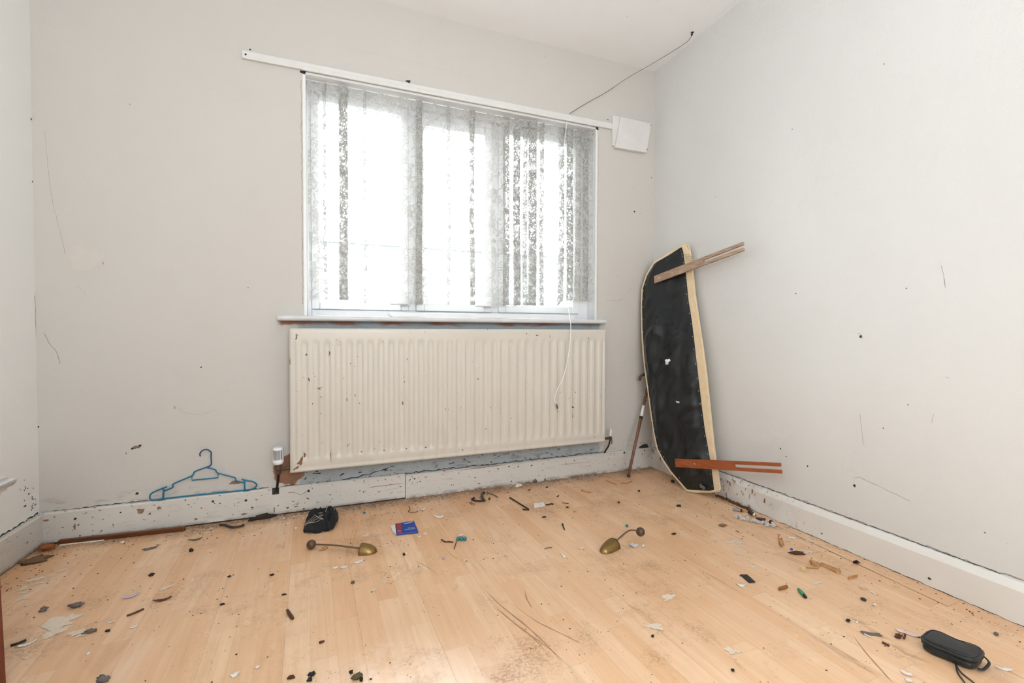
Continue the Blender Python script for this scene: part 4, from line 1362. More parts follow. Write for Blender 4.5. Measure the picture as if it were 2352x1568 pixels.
def case_fn(scale, z0, z1, sag=.0, pw=4.0):
    ctr = (tl + tfl + tfr + tr) / 4
    eu = ((tr - tl) + (tfr - tfl)) / 4; ev = ((tfl - tl) + (tfr - tr)) / 4
    nu_, nv_ = 40, 12
    m_ = MB(); vs_ = []
    for j in range(nv_ + 1):
        t = j / nv_; z = z0 + (z1 - z0) * t
        rr_ = scale * (1 - .16 * abs(2 * t - 1) ** 3.5)
        for i in range(nu_):
            an = 2 * math.pi * i / nu_
            cu = math.copysign(abs(math.cos(an)) ** (2 / pw), math.cos(an)); cv = math.copysign(abs(math.sin(an)) ** (2 / pw), math.sin(an))
            waist = 1 - .10 * math.exp(-((cu) / .45) ** 2) * abs(cv)
            p = Vector((ctr.x, ctr.y, 0)) + Vector((eu.x, eu.y, 0)) * cu * rr_ + Vector((ev.x, ev.y, 0)) * cv * rr_ * waist
            dz = -sag * math.exp(-(cu / .6) ** 2) * t
            vs_.append(p + Z_ * (z + dz + .0012 * noise.noise(Vector((cu * 3, cv * 3, z * 60)))))
    top = []
    m_.add(vs_, [(j * nu_ + i, j * nu_ + (i + 1) % nu_, (j + 1) * nu_ + (i + 1) % nu_, (j + 1) * nu_ + i) for j in range(nv_) for i in range(nu_)] + [tuple(range(nu_))[::-1], tuple(range(nv_ * nu_, (nv_ + 1) * nu_))])
    return m_


case_fn(.97, .001, .021).build('lower_body', M_leather, cc, smooth=True)
case_fn(1.04, .0205, HT + .001, .004).build('lid', M_leather, cc, smooth=True)
ctr = (tl + tfl + tfr + tr) / 4; eu = ((tr - tl) + (tfr - tfl)) / 4; ev = ((tfl - tl) + (tfr - tr)) / 4
loop = []
for i in range(41):
    an = 2 * math.pi * i / 40
    cu = math.copysign(abs(math.cos(an)) ** .5, math.cos(an)); cv = math.copysign(abs(math.sin(an)) ** .5, math.sin(an))
    loop.append(Vector((ctr.x, ctr.y, 0)) + Vector((eu.x, eu.y, 0)) * cu * 1.0 + Vector((ev.x, ev.y, 0)) * cv * 1.0 * (1 - .10 * math.exp(-(cu / .45) ** 2) * abs(cv)))
mb = MB().tube([p + Z_ * .0205 for p in loop], .0016, 6, cap=False); mb.build('zip', M_blackpl, cc, smooth=True)
mb = MB().tube([ctr + (p - Vector((ctr.x, ctr.y, 0))) * .93 - Z_ * (ctr.z) + Z_ * (HT + .0012 - .004 * math.exp(-(((p - ctr).dot(eu) / eu.length_squared) / .6) ** 2)) - Vector((ctr.x, ctr.y, 0)) * 0 for p in loop], .0011, 6, cap=False)
mb.build('piping', M_leather, cc, smooth=True)
mb = MB()
e_ = Vector((ctr.x, ctr.y, 0)) + Vector((eu.x, eu.y, 0)) * 1.0 
mb.tube(smooth_path([e_ + Vector((ev.x, ev.y, 0)) * .5 + Z_ * .022, e_ * 1 + Vector((eu.x, eu.y, 0)) * .22 + Vector((ev.x, ev.y, 0)) * .3 + Z_ * .016, e_ + Vector((eu.x, eu.y, 0)) * .16 - Vector((ev.x, ev.y, 0)) * .3 + Z_ * .007, e_ - Vector((ev.x, ev.y, 0)) * .5 + Z_ * .006], 6), .003, 8, flat=.4)
mb.build('side_loop', M_leather, cc, smooth=True)
st_ = onZ(2192, 1510, .014)
for off_ in (0, 1):
    P = [st_, onZ(2196 + off_ * 2, 1530, .006), onZ(2200 + off_ * 9, 1545, .003), onZ(2212 + off_ * 18, 1562, .003), onZ(2226 + off_ * 26, 1580, .003), onZ(2250 + off_ * 18, 1600, .003)]
    mb = MB().tube(smooth_path(P, 6), .0017, 8)
    mb.build('wrist_cord', M_leather, cc, smooth=True)

# ------------------------------------------------------------------ litter on the floor
def litter(name, mb_, mat, label, cat, group=None, smooth=True, **kw):
    return tag(mb_.build(name, mat, smooth=smooth, **kw), label, cat, group)


def pebble(px, py, name, mat, label, cat, r=(.005, .004, .003), rough=.6, rot=0.0, group=None):
    p = onZ(px, py, 0); p.z = r[2] * .92
    return litter(name, MB().blob(p, r, rough, 12, 8, rot=rot, seed=px * .37 + py), mat, label, cat, group)


def twig(pts, name, mat, label, cat, r=.002, flat=None, lift=0.0, n=6, group=None):
    P = [onZ(x, y, 0) + Z_ * (r * 1.02 + (lift if 0 < i < len(pts) - 1 else 0)) for i, (x, y) in enumerate(pts)]
    sp_ = smooth_path(P, 4) if len(P) > 2 else [P[0].lerp(P[1], t) for t in (0, .3, .6, 1)]
    return litter(name, MB().tube(sp_, [r * (1 + .25 * noise.noise(q_ * 90)) for q_ in sp_], n), mat, label, cat, group)


def flake(px, py, w_, d_, name, mat, label, cat, rot=0.0, curl=.003, th=.0012, seed=None, jag=.35, group=None):
    """small curled sheet with an irregular outline"""
    p = onZ(px, py, 0); sd = seed if seed is not None else px * .13 + py * .7
    m_ = MB(); nr, na = 4, 16; vs_ = []
    for j in range(nr + 1):
        for i in range(na):
            t = 2 * math.pi * i / na; f_ = j / nr
            rr_ = (1 + jag * 1.6 * noise.noise(Vector((math.cos(t) * 1.4 + sd, math.sin(t) * 1.4, sd)))) * f_
            u_, v_ = math.cos(t) * w_ * rr_, math.sin(t) * d_ * rr_
            x_, y_ = u_ * math.cos(rot) - v_ * math.sin(rot), u_ * math.sin(rot) + v_ * math.cos(rot)
            z_ = th * .6 + curl * (u_ / w_) ** 2 + curl * .4 * (noise.noise(Vector((u_ * 200, v_ * 200, sd))) + .5)
            vs_.append((p.x + x_, p.y + y_, max(th * .55, z_)))
    m_.add(vs_, [(j * na + i, j * na + (i + 1) % na, (j + 1) * na + (i + 1) % na, (j + 1) * na + i) for j in range(nr) for i in range(na)])
    return litter(name, m_, mat, label, cat, group, solid=th)


# beads
pebble(837, 1179, 'bead', M_blue, 'bright blue bead between the black cloth and the blue packet', 'bead', (.006, .005, .005), .1)
pebble(1440, 1210, 'bead', M_teal, 'single teal bead left of the raised shoe tree knob', 'bead', (.0065, .0065, .0065), .05)
pebble(1020, 1284, 'bead', M_purple, 'tiny lilac bead in front of the teal hair pin', 'bead', (.004, .004, .004), .05)
pebble(1818, 1263, 'bead', simple('blue_bead', srgb(72, 84, 190), .3), 'small blue bead by the wood chips near the right wall', 'bead', (.005, .005, .0045), .1)

# hair pin with three beads
hpn = thing('hair_pin', 'hair pin with three teal beads lying in the middle of the floor', 'hair pin', onZ(1055, 1238))
for x in (1052, 1060, 1068):
    p = onZ(x, 1237 - (x - 1052) * .03, .009)
    MB().blob(p, (.0075, .0065, .0085), .05, 14, 10).build('bead', M_teal, hpn, smooth=True)
MB().tube([onZ(1049, 1241, .006), onZ(1043, 1260, .0022)], .0016, 6).build('pin', M_brownbit, hpn, smooth=True)
p = onZ(1059, 1228, .006)
MB().blob(p, (.014, .006, .002), .4, rot=.4).build('petal', M_cardwhite, hpn, smooth=True)
# push pin
pp = thing('push_pin', 'black and white push pin in the middle of the floor', 'push pin', onZ(930, 1272))
MB().blob(onZ(928, 1272, .005), (.005, .005, .005), .1).build('head', M_blackpl, pp, smooth=True)
MB().tube([onZ(931, 1271, .004), onZ(937, 1270, .003)], [.003, .001], 8).build('stem', M_paperbit, pp, smooth=True)

# wires and rods
twig([(939, 1163), (942, 1170), (938, 1175), (946, 1177), (957, 1176), (962, 1171), (972, 1174)], 'bent_wire', M_spring, 'bent wire loop on the floor behind the blue packet', 'wire', .0018)
twig([(1171, 1144), (1192, 1157), (1213, 1170), (1211, 1172), (1201, 1171)], 'bent_rod', simple('dark_brown_steel', srgb(70, 56, 50), .4, .5), 'bent dark metal rod lying near the back skirting board', 'rod', .0035, n=8)
# black hook bracket
mb = MB()
P = [onZ(1113, 1131, .010), onZ(1108, 1133, .010), onZ(1107, 1140, .010), onZ(1112, 1149, .010)]
mb.tube(smooth_path(P, 5), .007, 8, flat=.8)
mb.tube(smooth_path([onZ(1112, 1149, .006), onZ(1100, 1150, .005), onZ(1089, 1149, .005), onZ(1084, 1146, .006), onZ(1090, 1143, .008)], 5), .0045, 8)
litter('plastic_hook', mb, M_blackpl, 'black plastic curtain bracket hook near the back skirting board', 'hook')
pebble(1124, 1147, 'glass_drop', M_dkgreen, 'dark green shiny drop beside the black plastic hook', 'drop', (.005, .013, .005), .2, rot=-.5)
twig([(1118, 1132), (1129, 1136), (1138, 1140), (1143, 1143)], 'dry_leaf', simple('dry_olive_leaf', srgb(116, 104, 66), .8), 'dry olive leaf strip beside the black plastic hook', 'leaf', .0028, lift=.002)
for k, (x, y, r) in enumerate([(1081, 1154, .008), (1086, 1158, .010)]):
    c_ = onZ(x, y, .0018)
    litter('wire_ring', MB().tube([c_ + Vector((math.cos(t) * r, math.sin(t) * r, 0)) for t in np.linspace(0, 6.283, 20)], .0012, 6, cap=False), M_spring, ['smaller wire ring in front of the black plastic hook', 'larger wire ring in front of the black plastic hook'][k], 'ring')
# ticket with two holes and dark tail
tk = thing('punched_label', 'small white label with two holes near the back skirting board', 'label', onZ(1239, 1160))
q4 = [onZ(1228, 1167), onZ(1252, 1162), onZ(1248, 1154), onZ(1226, 1157)]
MB().prism([p + Z_ * .001 for p in q4], (0, 0, .0018)).build('card', M_paperbit, tk)
mb = MB()
for x, y in [(1238, 1156), (1241, 1160)]:
    splat(mb, onZ(x, y) + Z_ * .0029, .003, .0025, X_, Y_, NF, 0, .05, off=.0002)
mb.build('holes', M_dark, tk)
twig([(1253, 1160), (1259, 1160), (1265, 1158), (1271, 1159)], 'dark_shard', M_blackbit, 'dark shard beside the white punched label', 'shard', .003)
# crumpled paper at skirting
p = onZ(1190, 1114, .008)
mb = MB()
for k in range(5): mb.blob(p + Vector((random.gauss(0, .012), -abs(random.gauss(0, .005)), random.gauss(0, .002))), (.013, .006, .006), 1.2, 10, 7, seed=k + 60)
litter('crumpled_paper', mb, M_cardwhite, 'crumpled white paper against the back skirting board', 'paper', smooth=False)
pebble(1229, 1107, 'grey_lump', M_greyflake, 'grey lump against the skirting right of the crumpled paper', 'debris', (.012, .007, .008), .8)
pebble(1251, 1103, 'olive_lump', simple('olive_grime', srgb(98, 90, 66), .9), 'olive lump against the skirting, further right of the crumpled paper', 'debris', (.012, .006, .008), .8)

# paper, foil and white scraps
flake(1010, 1188, .022, .007, 'curled_shaving', M_paperbit, 'curled white shaving behind the teal hair pin', 'shaving', -.2, .008, jag=.3)
flake(967, 1172, .020, .006, 'white_loop_scrap', M_paperbit, 'white scrap caught in the bent wire loop', 'scrap', 0, .006)
flake(841, 1230, .012, .006, 'paper_chip', M_cardwhite, 'cream chip left of the blue packet', 'chip', .5)
flake(770, 1304, .010, .005, 'paper_chip', M_paperbit, 'small white chip left of two others, in front of left shoe tree', 'chip', .5)
flake(791, 1303, .013, .009, 'paper_chip', M_cardwhite, 'middle white chip in front of left shoe tree', 'chip', .3)
flake(824, 1290, .020, .006, 'paper_chip', M_cardwhite, 'long pinkish white chip in front of the brass toe cap', 'chip', .35)
flake(838, 1285, .010, .007, 'paper_chip', simple('tan_chip', srgb(214, 178, 146), .8), 'tan chip beside the long pinkish white chip', 'chip', .3)
flake(963, 1233, .005, .004, 'paper_chip', M_paperbit, 'tiny white chip just in front of the blue packet', 'chip')
flake(976, 1226, .008, .004, 'paper_chip', M_paperbit, 'small white chip right of the blue packet', 'chip', .2)
flake(1456, 1254, .019, .014, 'foil_flower', simple('crumpled_foil', (.75, .76, .8, 1), .35, .3), 'crumpled silvery white foil beside the right shoe tree', 'foil', .2, .007, jag=.5)
flake(1476, 1255, .009, .005, 'paper_chip', M_cardwhite, 'white chip right of the crumpled foil', 'chip', .4)
twig([(1287, 1272), (1297, 1281)], 'white_tube', M_paperbit, 'small pale tube lying left of the right brass toe cap', 'tube', .0035, n=8)
twig([(1251, 1261), (1260, 1258), (1268, 1258)], 'grey_twig', M_greyflake, 'short grey twig left of the small pale tube', 'twig', .0018)
flake(1335, 1259, .009, .005, 'paper_chip', M_paperbit, 'white chip left of the right brass toe cap', 'chip', -.3)
flake(1236, 1171, .006, .004, 'paper_chip', M_cardwhite, 'tiny pinkish chip in front of the punched label', 'chip')
twig([(1811, 1236), (1818, 1235), (1827, 1238)], 'plastic_sliver', M_paperbit, 'white curved sliver near the dark floor seam, right side', 'sliver', .0028)
flake(1702, 1345, .012, .006, 'paper_chip', M_paperbit, 'white chip in front of the black rectangular plate', 'chip', -.6)
flake(302, 1370, .022, .006, 'folded_wrapper', simple('lilac_white_wrapper', srgb(206, 196, 216), .4), 'folded whitish wrapper on the left side of the floor', 'wrapper', .45, .008)
flake(60, 1481, .015, .005, 'paper_chip', M_paperbit, 'white chip beside the dark twig at the far left', 'chip', .4)
flake(308, 1440, .009, .005, 'paper_chip', M_cardwhite, 'pale chip in front of the dark stick, left floor', 'chip', .6)
flake(254, 1430, .008, .003, 'paper_chip', M_cardwhite, 'tiny pale chip right of the big paint splash', 'chip')
flake(204, 1502, .004, .004, 'paper_chip', M_paperbit, 'tiny round white chip, lower left floor', 'chip')
flake(538, 1551, .009, .006, 'paper_chip', M_paperbit, 'greyish white chip at the lower edge, left of middle', 'chip', .4)
flake(592, 1533, .006, .005, 'paper_chip', M_cardwhite, 'pale speckled chip near the lower edge, left of middle', 'chip')
flake(2088, 1456, .030, .009, 'tissue_strip', simple('pinkish_tissue', srgb(228, 204, 196), .9), 'pinkish tissue strip poking out beside the black case', 'tissue', -.9, .004)
flake(2305, 1537, .016, .005, 'paper_chip', M_paperbit, 'white chip right of the black case', 'chip', -.6)
twig([(2070, 1543), (2080, 1550), (2093, 1552)], 'plastic_stub', M_cardwhite, 'pale stub left of the wrist cord', 'stub', .004)
twig([(2080, 1565), (2094, 1566)], 'plastic_stub', M_cardwhite, 'pale stub at the bottom edge, below the other stub', 'stub', .004)
flake(1967, 1430, .004, .003, 'paper_chip', M_paperbit, 'tiny grey-white chip beside the dark bean', 'chip')
twig([(1985, 1457), (1998, 1464)], 'cream_splinter', M_cardwhite, 'cream splinter beside the grey flakes, lower right', 'splinter', .0022)
flake(2008, 1390, .006, .004, 'paper_chip', M_paperbit, 'bright white chip right of the black button', 'chip')
twig([(1998, 1359), (2004, 1361), (2011, 1366)], 'white_sliver', M_paperbit, 'white sliver behind the black button', 'sliver', .002)
flake(1984, 1352, .010, .006, 'tan_flake', simple('tan_pink_flake', srgb(220, 176, 146), .8), 'tan flake behind the black button', 'flake', -.5)
for (x, y), lb_ in zip([(652, 1191), (676, 1187), (661, 1204), (680, 1213), (706, 1186), (698, 1192)],
                       ['white plaster crumb nearest the skirting, left of the black cloth', 'white plaster crumb second from the skirting, left of the black cloth', 'white plaster crumb in the middle of the dirt left of the black cloth', "white plaster crumb closest to the black cloth's lower left corner", "white plaster crumb touching the black cloth's left edge", "white plaster crumb just left of the black cloth's upper edge"]):
    flake(x, y, .006, .004, 'plaster_crumb', M_paperbit, lb_, 'crumb', x * .3, group='plaster crumbs left of the black cloth')

# wood pieces
pebble(744, 1262, 'wood_stub', M_rawwood, 'small wood stub under the left shoe tree rod', 'wood stub', (.018, .006, .005), .5, rot=.55)
twig([(291, 1416), (310, 1409), (330, 1400)], 'stick', M_brownbit, 'thin dark stick on the left side of the floor', 'stick', .0030)
flake(376, 1378, .022, .006, 'bark_flake', M_brownbit, 'dark brown bark flake right of the folded wrapper', 'flake', .25, .005)
twig([(25, 1484), (40, 1480), (60, 1472)], 'stick', simple('black_brown_twig', srgb(58, 44, 34), .8), 'dark twig at the far left beside the cabinet', 'stick', .0032)
twig([(1840, 1354), (1840, 1354)], 'x', M_brownbit, '', '') if False else None
def chunk(pts, h_, name, mat, label, cat):
    P = [onZ(x, y, 0) for x, y in pts]
    ctr_ = sum(P, Vector()) / len(P)
    m_ = MB(); n_ = len(P)
    top_ = [ctr_ + (p_ - ctr_) * .88 + Z_ * h_ * (0.85 + .3 * random.random()) for p_ in P]
    bot_ = [p_ + Z_ * .0008 for p_ in P]
    m_.add(bot_ + top_, [tuple(range(n_))[::-1], tuple(range(n_, 2 * n_))] + [(i, (i + 1) % n_, n_ + (i + 1) % n_, n_ + i) for i in range(n_)])
    return litter(name, m_, mat, label, cat, smooth=False)
chunk([(1788, 1242), (1796, 1238), (1802, 1254), (1795, 1257), (1790, 1252)], .009, 'wood_chip', M_rawwood, 'upright tan wood chip nearest the right wall seam', 'wood chip')
chunk([(1859, 1289), (1870, 1291), (1886, 1299), (1882, 1303), (1864, 1298)], .009, 'wood_chip', M_rawwood, 'broken end piece at the back of the long splinter', 'wood chip')
chunk([(1878, 1296), (1884, 1294), (1932, 1312), (1930, 1319), (1922, 1317)], .007, 'wood_splinter', M_rawwood, 'long split wood piece on the right side of the floor', 'splinter')
twig([(1851, 1304), (1878, 1306)], 'wood_splinter', M_rawwood, 'thin straight stick beside the long split wood piece', 'splinter', .0028)
chunk([(1839, 1306), (1848, 1306), (1853, 1309), (1848, 1314), (1840, 1311)], .008, 'wood_chip', simple('cream_wood', srgb(222, 194, 140), .8), 'cream wood stub left of the thin straight stick', 'wood chip')
chunk([(1947, 1328), (1966, 1323), (1971, 1322), (1969, 1327), (1948, 1331)], .006, 'wood_splinter', M_rawwood, 'short split stick right of the long split wood piece', 'splinter')
chunk([(1787, 1354), (1807, 1347), (1811, 1350), (1806, 1353), (1790, 1357)], .008, 'wood_chip', simple('orange_brown_wood', srgb(150, 96, 54), .7), 'brown wood stub left of the green plastic tip', 'wood chip')
pebble(1831, 1273, 'brown_lump', M_brownbit, 'dark brown lump in front of the small blue bead', 'lump', (.024, .006, .006), 1.0, rot=-.5)
twig([(1690, 1219), (1698, 1223)], 'twig', M_brownbit, 'tiny brown twig near the right skirting wrappers', 'twig', .0016)
pebble(1660, 1208, 'brown_lump', simple('dusty_brown', srgb(146, 104, 80), .9), 'dusty brown lump left of the crumpled wrapper', 'lump', (.018, .008, .005), .9, rot=-.3)
twig([(1791, 1228), (1788, 1236), (1795, 1244)], 'orange_peel', simple('orange_brown_strip', srgb(206, 132, 74), .7), 'orange-brown curl behind the tan wood chip', 'peel', .0018)
twig([(1014, 1240), (1022, 1245), (1030, 1245), (1041, 1246)], 'broken_twig', M_brownbit, 'broken dark twig left of the teal hair pin', 'twig', .0026)
twig([(1335, 1126), (1346, 1130), (1358, 1132)], 'twig', M_rawwood, 'pale twig between the radiator end and the walking stick foot', 'twig', .0024)
twig([(1291, 1155), (1306, 1157)], 'twig', M_brownbit, 'thin brown twig right of the punched label', 'twig', .0018)
flake(1320, 1175, .010, .004, 'tan_flake', simple('tan_flake', srgb(214, 156, 104), .8), 'small tan flake in front of the thin brown twig', 'flake', .4)
flake(1281, 1140, .010, .006, 'bark_flake', M_brownbit, 'brown flake behind the punched label', 'flake', .4)
twig([(1392, 1104), (1402, 1108), (1415, 1113)], 'twig', M_rawwood, 'brown twig just left of the walking stick foot', 'twig', .0022)
twig([(1424, 1110), (1440, 1110), (1452, 1105)], 'twig', M_rawwood, 'brown twig in front of the walking stick foot', 'twig', .0022)

# other objects
mb = MB().prism([onZ(1700, 1321) + Z_ * .001, onZ(1720, 1339) + Z_ * .001, onZ(1735, 1338) + Z_ * .001, onZ(1716, 1321) + Z_ * .001], (0, 0, .003))
litter('plastic_plate', mb, M_blackpl, 'flat black rectangular plate on the right half of the floor', 'plate', smooth=False)
gt = thing('screwdriver_bit', 'short green translucent plastic tip with a black end', 'plastic tip', onZ(1843, 1362))
MB().tube([onZ(1834, 1353, .006), onZ(1840, 1359, .006), onZ(1847, 1367, .006)], [.0045, .006, .0055], 10).build('green_barrel', M_green, gt, smooth=True)
MB().tube([onZ(1847, 1367, .006), onZ(1851, 1371, .006)], [.0058, .0045], 10).build('black_end', M_blackpl, gt, smooth=True)
c_ = onZ(1983, 1376, .003)
litter('button', MB().lathe([(0, .006), (.002, .008), (.0045, .008), (.006, .005)], c_ - Z_ * .002, (.15, .0, 1), 16), M_blackpl, 'round black button right of the green plastic tip', 'button')
pebble(1948, 1427, 'dark_bean', M_blackbit, 'small dark bean left of the grey flakes', 'bean', (.007, .005, .004), .3)
mb = MB(); p = onZ(1966, 1290, .005)
for k in range(4): mb.blob(p + Vector((random.gauss(0, .005), random.gauss(0, .004), .001 * k)), (.007, .004, .004), .9, seed=k + 80)
litter('black_scrap', mb, M_blackbit, 'black shrivelled scrap close to the right skirting', 'scrap')
flake(2000, 1456, .020, .008, 'grey_flake', M_greyflake, 'large grey flake on the scuffed floor, lower right', 'flake', -.6, .001, jag=.5)
pebble(2063, 1464, 'brown_crumb', M_brownbit, 'brown crumb left of the tissue strip', 'crumb', (.011, .006, .005), 1.0)
twig([(2079, 1459), (2076, 1468)], 'brown_twig', M_brownbit, 'short brown twig between brown crumb and black case', 'twig', .0022)
twig([(2027, 1477), (2035, 1481), (2042, 1485)], 'brown_twig', M_brownbit, 'short brown twig left of the black case', 'twig', .003)
pebble(2288, 1458, 'pebble', M_greyflake, 'dark pebble behind the black case near the skirting', 'pebble', (.007, .005, .004), .4)
pebble(174, 1394, 'fluff_ball', M_greyflake, 'dark grey fluff on the left floor behind the paint splash', 'fluff', (.016, .009, .007), .9)
pebble(348, 1322, 'black_lump', M_blackbit, 'black lump on the left floor behind the bark flake', 'lump', (.009, .006, .005), .5, rot=.5)
pebble(208, 1452, 'grey_lump', M_greyflake, 'grey lump right of the big paint splash', 'debris', (.015, .006, .005), 1.1)
pebble(247, 1450, 'black_lump', M_blackbit, 'tiny black lump right of the grey lump', 'lump', (.006, .003, .003), .8)
pebble(100, 1402, 'grey_lump', M_greyflake, 'grey lump left of the dark grey fluff', 'debris', (.009, .008, .005), 1.1)
pebble(236, 1566, 'grey_lump', M_greyflake, 'grey crumpled lump at the bottom edge, left', 'debris', (.013, .007, .008), .9)
butt = thing('cigarette_stub', 'dark brown curved stub on the floor left of the middle', 'stub', onZ(667, 1411))
MB().tube(smooth_path([onZ(661, 1402, .005), onZ(666, 1411, .006), onZ(673, 1420, .005)], 5), [.004] * 3 + [.005] * 6 + [.004] * 2, 8).build('stub', M_brownbit, butt, smooth=True)
MB().blob(onZ(660, 1400, .005), (.004, .004, .003), .3).build('tip', M_greyflake, butt, smooth=True)
for x, y, nm, lb, r in [(625, 1321, 'black_lump', 'black lump left of middle, behind the brown stub', (.007, .004, .003)),
                        (527, 1325, 'black_lump', 'small black lump left of middle, furthest left of its row', (.005, .004, .003)),
                        (652, 1366, 'black_lump', 'olive-black sliver between black lump and brown stub', (.007, .003, .002)),
                        (511, 1389, 'black_lump', 'black sliver on the floor left of the brown stub', (.007, .003, .003)),
                        (668, 1558, 'brown_lump', 'brown lump at the bottom edge, left of middle', (.008, .004, .004)),
                        (716, 1550, 'black_lump', 'black and white lump at the bottom edge', (.008, .006, .004)),
                        (711, 1563, 'black_lump', 'black lump touching the bottom edge', (.006, .005, .004)),
                        (820, 1558, 'olive_lump', 'olive lump at the bottom edge near the middle', (.013, .007, .006)),
                        (830, 1563, 'black_lump', 'black lump right of the olive lump', (.004, .005, .004)),
                        (806, 1546, 'black_lump', 'small black lump just behind the olive lump', (.005, .004, .004)),
                        (811, 1339, 'olive_lump', 'olive round lump in the middle of the floor', (.006, .005, .004)),
                        (439, 1266, 'metal_nut', 'black nut on the floor in front of the hanger', (.007, .007, .006)),
                        (1548, 1227, 'black_hook', 'black curved scrap right of the raised shoe tree knob', (.011, .004, .004)),
                        (1559, 1163, 'black_lump', 'black lump in front of the ironing board', (.012, .007, .005)),
                        (1499, 1462, 'black_crumb', 'round black crumb on the bare floor, right of middle', (.004, .004, .003)),
                        (1683, 1541, 'black_crumb', 'round black crumb near the bottom edge, right of middle', (.004, .004, .003)),
                        (1468, 1129, 'brown_lump', 'brown lump in front of the walking stick, right side', (.006, .006, .005)),
                        (1421, 1155, 'brown_lump', 'brown lump on the dirty floor, right of middle at the back', (.007, .005, .004)),
                        (1303, 1166, 'brown_lump', 'brown lump in front of the thin brown twig', (.006, .005, .004)),
                        (1250, 1188, 'black_crumb', 'pair of black crumbs in front of the punched label', (.010, .003, .003)),
                        (1216, 1126, 'brown_lump', 'dark red-brown lump in front of the crumpled paper', (.006, .004, .004)),
                        (1256, 1120, 'brown_lump', 'brown lump in front of the grey lump at the skirting', (.007, .004, .004)),
                        (1545, 1108, 'black_lump', 'dark lump behind the ironing board foot', (.014, .008, .008))]:
    mt = M_blackbit if 'black' in nm or 'nut' in nm else (M_brownbit if 'brown' in nm else simple('olive_crumb', srgb(90, 82, 56), .8))
    pebble(x, y, nm, mt, lb, nm.split('_')[-1], r, .7)
twig([(740, 1476), (733, 1478), (745, 1474)], 'brown_stub', M_brownbit, 'thin dark stub right of the curved brown stub, lower floor', 'stub', .003)
# standing black screw
mb = MB().tube([onZ(1297, 1216, .003), onZ(1294, 1209, .006), onZ(1292, 1204, .012)], [.002, .003, .0035], 8)
mb.lathe([(0, .003), (.002, .0055), (.004, .005)], onZ(1292, 1204, .013), (0, .3, 1), 12)
litter('screw', mb, M_blackpl, 'black screw lying between the hair pin and the right shoe tree', 'screw')
flake(346, 1260, .026, .009, 'grey_flake', M_greyflake, 'grey flake in front of the dark batten', 'flake', .3, .004, jag=.5)
flake(449, 1240, .020, .006, 'grey_flake', M_greyflake, 'small grey flake in front of the hanger', 'flake', .1, .004)
twig([(505, 1208), (517, 1209), (531, 1214), (547, 1213), (560, 1208)], 'cloth_strip', simple('dark_brown_rag', srgb(66, 54, 44), .95), 'dark rag strip on the floor in front of the skirting', 'rag', .0050, lift=.002)
pebble(281, 1247, 'white_pebble', M_cardwhite, 'white pebble on the floor in front of the dark batten', 'pebble', (.008, .005, .004), .4)
pebble(110, 1262, 'brown_rag', simple('orange_brown_rag', srgb(150, 88, 46), .9), 'orange-brown rag in the left corner beside the batten', 'rag', (.020, .022, .012), 1.1)
pebble(80, 1288, 'dirt_heap', simple('grey_brown_dirt', srgb(118, 90, 64), .95, bump=.8), 'heap of brown dirt in the left corner', 'dirt', (.040, .030, .005), .8)
pebble(600, 1192, 'dirt_heap', simple('black_dirt', srgb(56, 44, 36), .95, bump=.8), 'dark dirt heap against the skirting below the valve', 'dirt', (.045, .010, .010), 1.2, rot=.15)
# pen, battery and clear film by the right skirting
pn = thing('marker_pen', 'grey marker pen with black collar by the right skirting board', 'pen', onZ(1694, 1170))
a, b = onZ(1683, 1169, .007), onZ(1701, 1172, .007)
MB().tube([a, b], .0065, 12).build('barrel', simple('grey_pen_plastic', srgb(140, 140, 138), .35), pn, smooth=True)
MB().tube([b, b + (b - a) * .2], .0072, 12).build('collar', M_blackpl, pn, smooth=True)
MB().tube([b + (b - a) * .2, b + (b - a) * .5], [.006, .004], 12).build('nib', M_rawwood, pn, smooth=True)
bt = thing('lighter', 'small dark cylinder with shiny end by the right skirting board', 'cylinder', onZ(1727, 1180))
a, b = onZ(1721, 1175, .009), onZ(1731, 1181, .009)
MB().tube([a, b], .008, 14).build('body', M_blackpl, bt, smooth=True)
MB().tube([b, b + (b - a) * .25], .0075, 14).build('end_cap', M_staple, bt, smooth=True)
mb = MB()
for k in range(26):
    t = k / 25; x = 1690 + 84 * t; y = 1184 + 22 * t
    mb.blob(onZ(x + random.gauss(0, 3), y + random.gauss(0, 1.5), .006 + random.random() * .004), (.010, .006, .005), 1.4, 8, 6, seed=k + 100, rot=random.random() * 3)
litter('clear_wrapper', mb, M_film, 'crumpled clear plastic wrapper along the right skirting seam', 'wrapper', smooth=False)
pebble(1771, 1202, 'dark_lump', M_blackpl, 'dark shiny cap at the near end of the clear wrapper', 'lump', (.009, .008, .008), .3)
mb = MB().blob(onZ(1750, 1192, .008), (.020, .006, .006), 1.2, rot=-.9)
litter('brown_scrap', mb, M_brownbit, 'reddish brown scrap tangled in the clear wrapper', 'scrap')
mb = MB()
for k in range(16):
    t = k / 15; mb.blob((XR - TB - .010 - random.random() * .006, -.56 - .19 * t, .004), (.008, .012, .006), 1.3, 8, 6, seed=k + 200)
tag(mb.build('skirting_dirt', simple('brown_skirting_dirt', srgb(96, 62, 42), .95)), 'line of brown dirt along the right skirting behind the pen', 'dirt', kind='stuff')

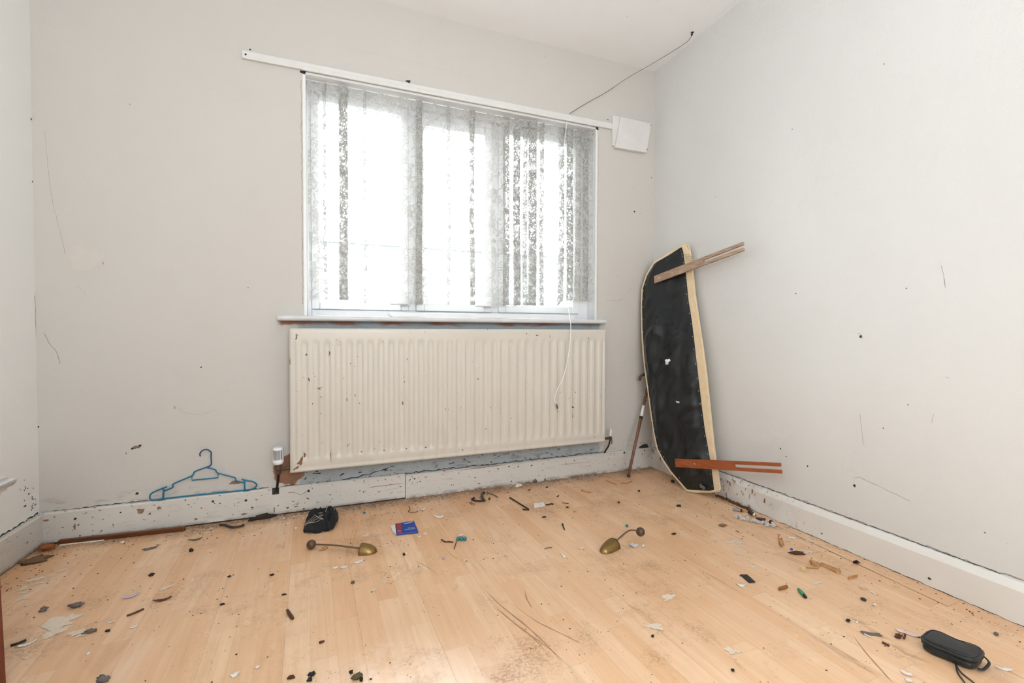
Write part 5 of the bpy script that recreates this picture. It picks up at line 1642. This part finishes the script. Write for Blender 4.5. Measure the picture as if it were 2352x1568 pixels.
# uncountable crumbs
def crumbs(sets):
    m_ = MB()
    for k_, (mat, spots, smin, smax) in enumerate(sets):
        random.seed(40 + k_)
        for x, y in spots:
            r = smin + (smax - smin) * random.random() ** 2.5
            a_ = random.random() * 6.28
            z = r * .5
            ca, sa = math.cos(a_), math.sin(a_); e = .5 + random.random() * .5
            pts_ = [(r, 0, z * .4), (0, r * e, z * .5), (-r, 0, z * .4), (0, -r * e, z * .5), (0, 0, z * 1.3), (0, 0, .0003)]
            v_ = [(x + p_[0] * ca - p_[1] * sa, y + p_[0] * sa + p_[1] * ca, p_[2]) for p_ in pts_]
            m_.add(v_, [(0, 1, 4), (1, 2, 4), (2, 3, 4), (3, 0, 4), (1, 0, 5), (2, 1, 5), (3, 2, 5), (0, 3, 5)], k_)
    return tag(m_.build('floor_crumbs', [q_[0] for q_ in sets]), 'fine dark, brown and white crumbs scattered over the whole floor', 'crumbs', kind='stuff')


def scatter(n_, seed, wall=0.5):
    random.seed(seed); out = []
    while len(out) < n_:
        if random.random() < wall:
            t = random.random()
            if t < .6: x, y = random.uniform(XL + .03, XR - .03), -.022 - abs(random.gauss(0, .10))
            elif t < .85: x, y = XR - .022 - abs(random.gauss(0, .09)), random.uniform(-2.0, -.02)
            else: x, y = XL + .022 + abs(random.gauss(0, .10)), random.uniform(-.9, -.02)
        else:
            x, y = random.uniform(XL + .03, XR - .03), random.uniform(-2.0, -.05)
            if noise.noise(Vector((x * 2.5, y * 2.5, 3))) < -.05 and random.random() < .7: continue
        if XL + .02 < x < XR - .02 and y < -.02 and not (x < CX + .03 and y < CY + .03): out.append((x, y))
    return out


crumbs([(M_blackbit, scatter(1500, 1), .0008, .0040), (M_brownbit, scatter(1900, 2, .7), .0008, .004), (M_paperbit, scatter(520, 3, .5), .0008, .0042)])

# ------------------------------------------------------------------ outside
mb = MB().box((-40, 0.5, -3.2), (40, 60, -3.0))
struct(mb.build('ground', M_ground))
hs = thing('terraced_house', 'pale house with grey roof seen faintly through the lace curtain', 'house', (4.5, 17, -3))
mb = MB().box((-6, 15, -3), (16, 22, 4.0)); mb.build('wall', M_render, hs)
mb = MB().prism([(-6.3, 14.7, 4.0), (-6.3, 22.3, 4.0), (-6.3, 18.5, 5.2)], (22.6, 0, 0)); mb.build('roof', M_roof, hs)
for x in (-3, 0, 3, 6, 9, 12):
    mb = MB().box((x, 14.96, 0.2), (x + 1.3, 15.0, 1.4)); o = mb.build('house_window', M_white_pvc, hs)
    mb = MB().box((x + .08, 14.95, .28), (x + 1.22, 14.96, 1.32)); mb.build('pane', M_dpane, o)
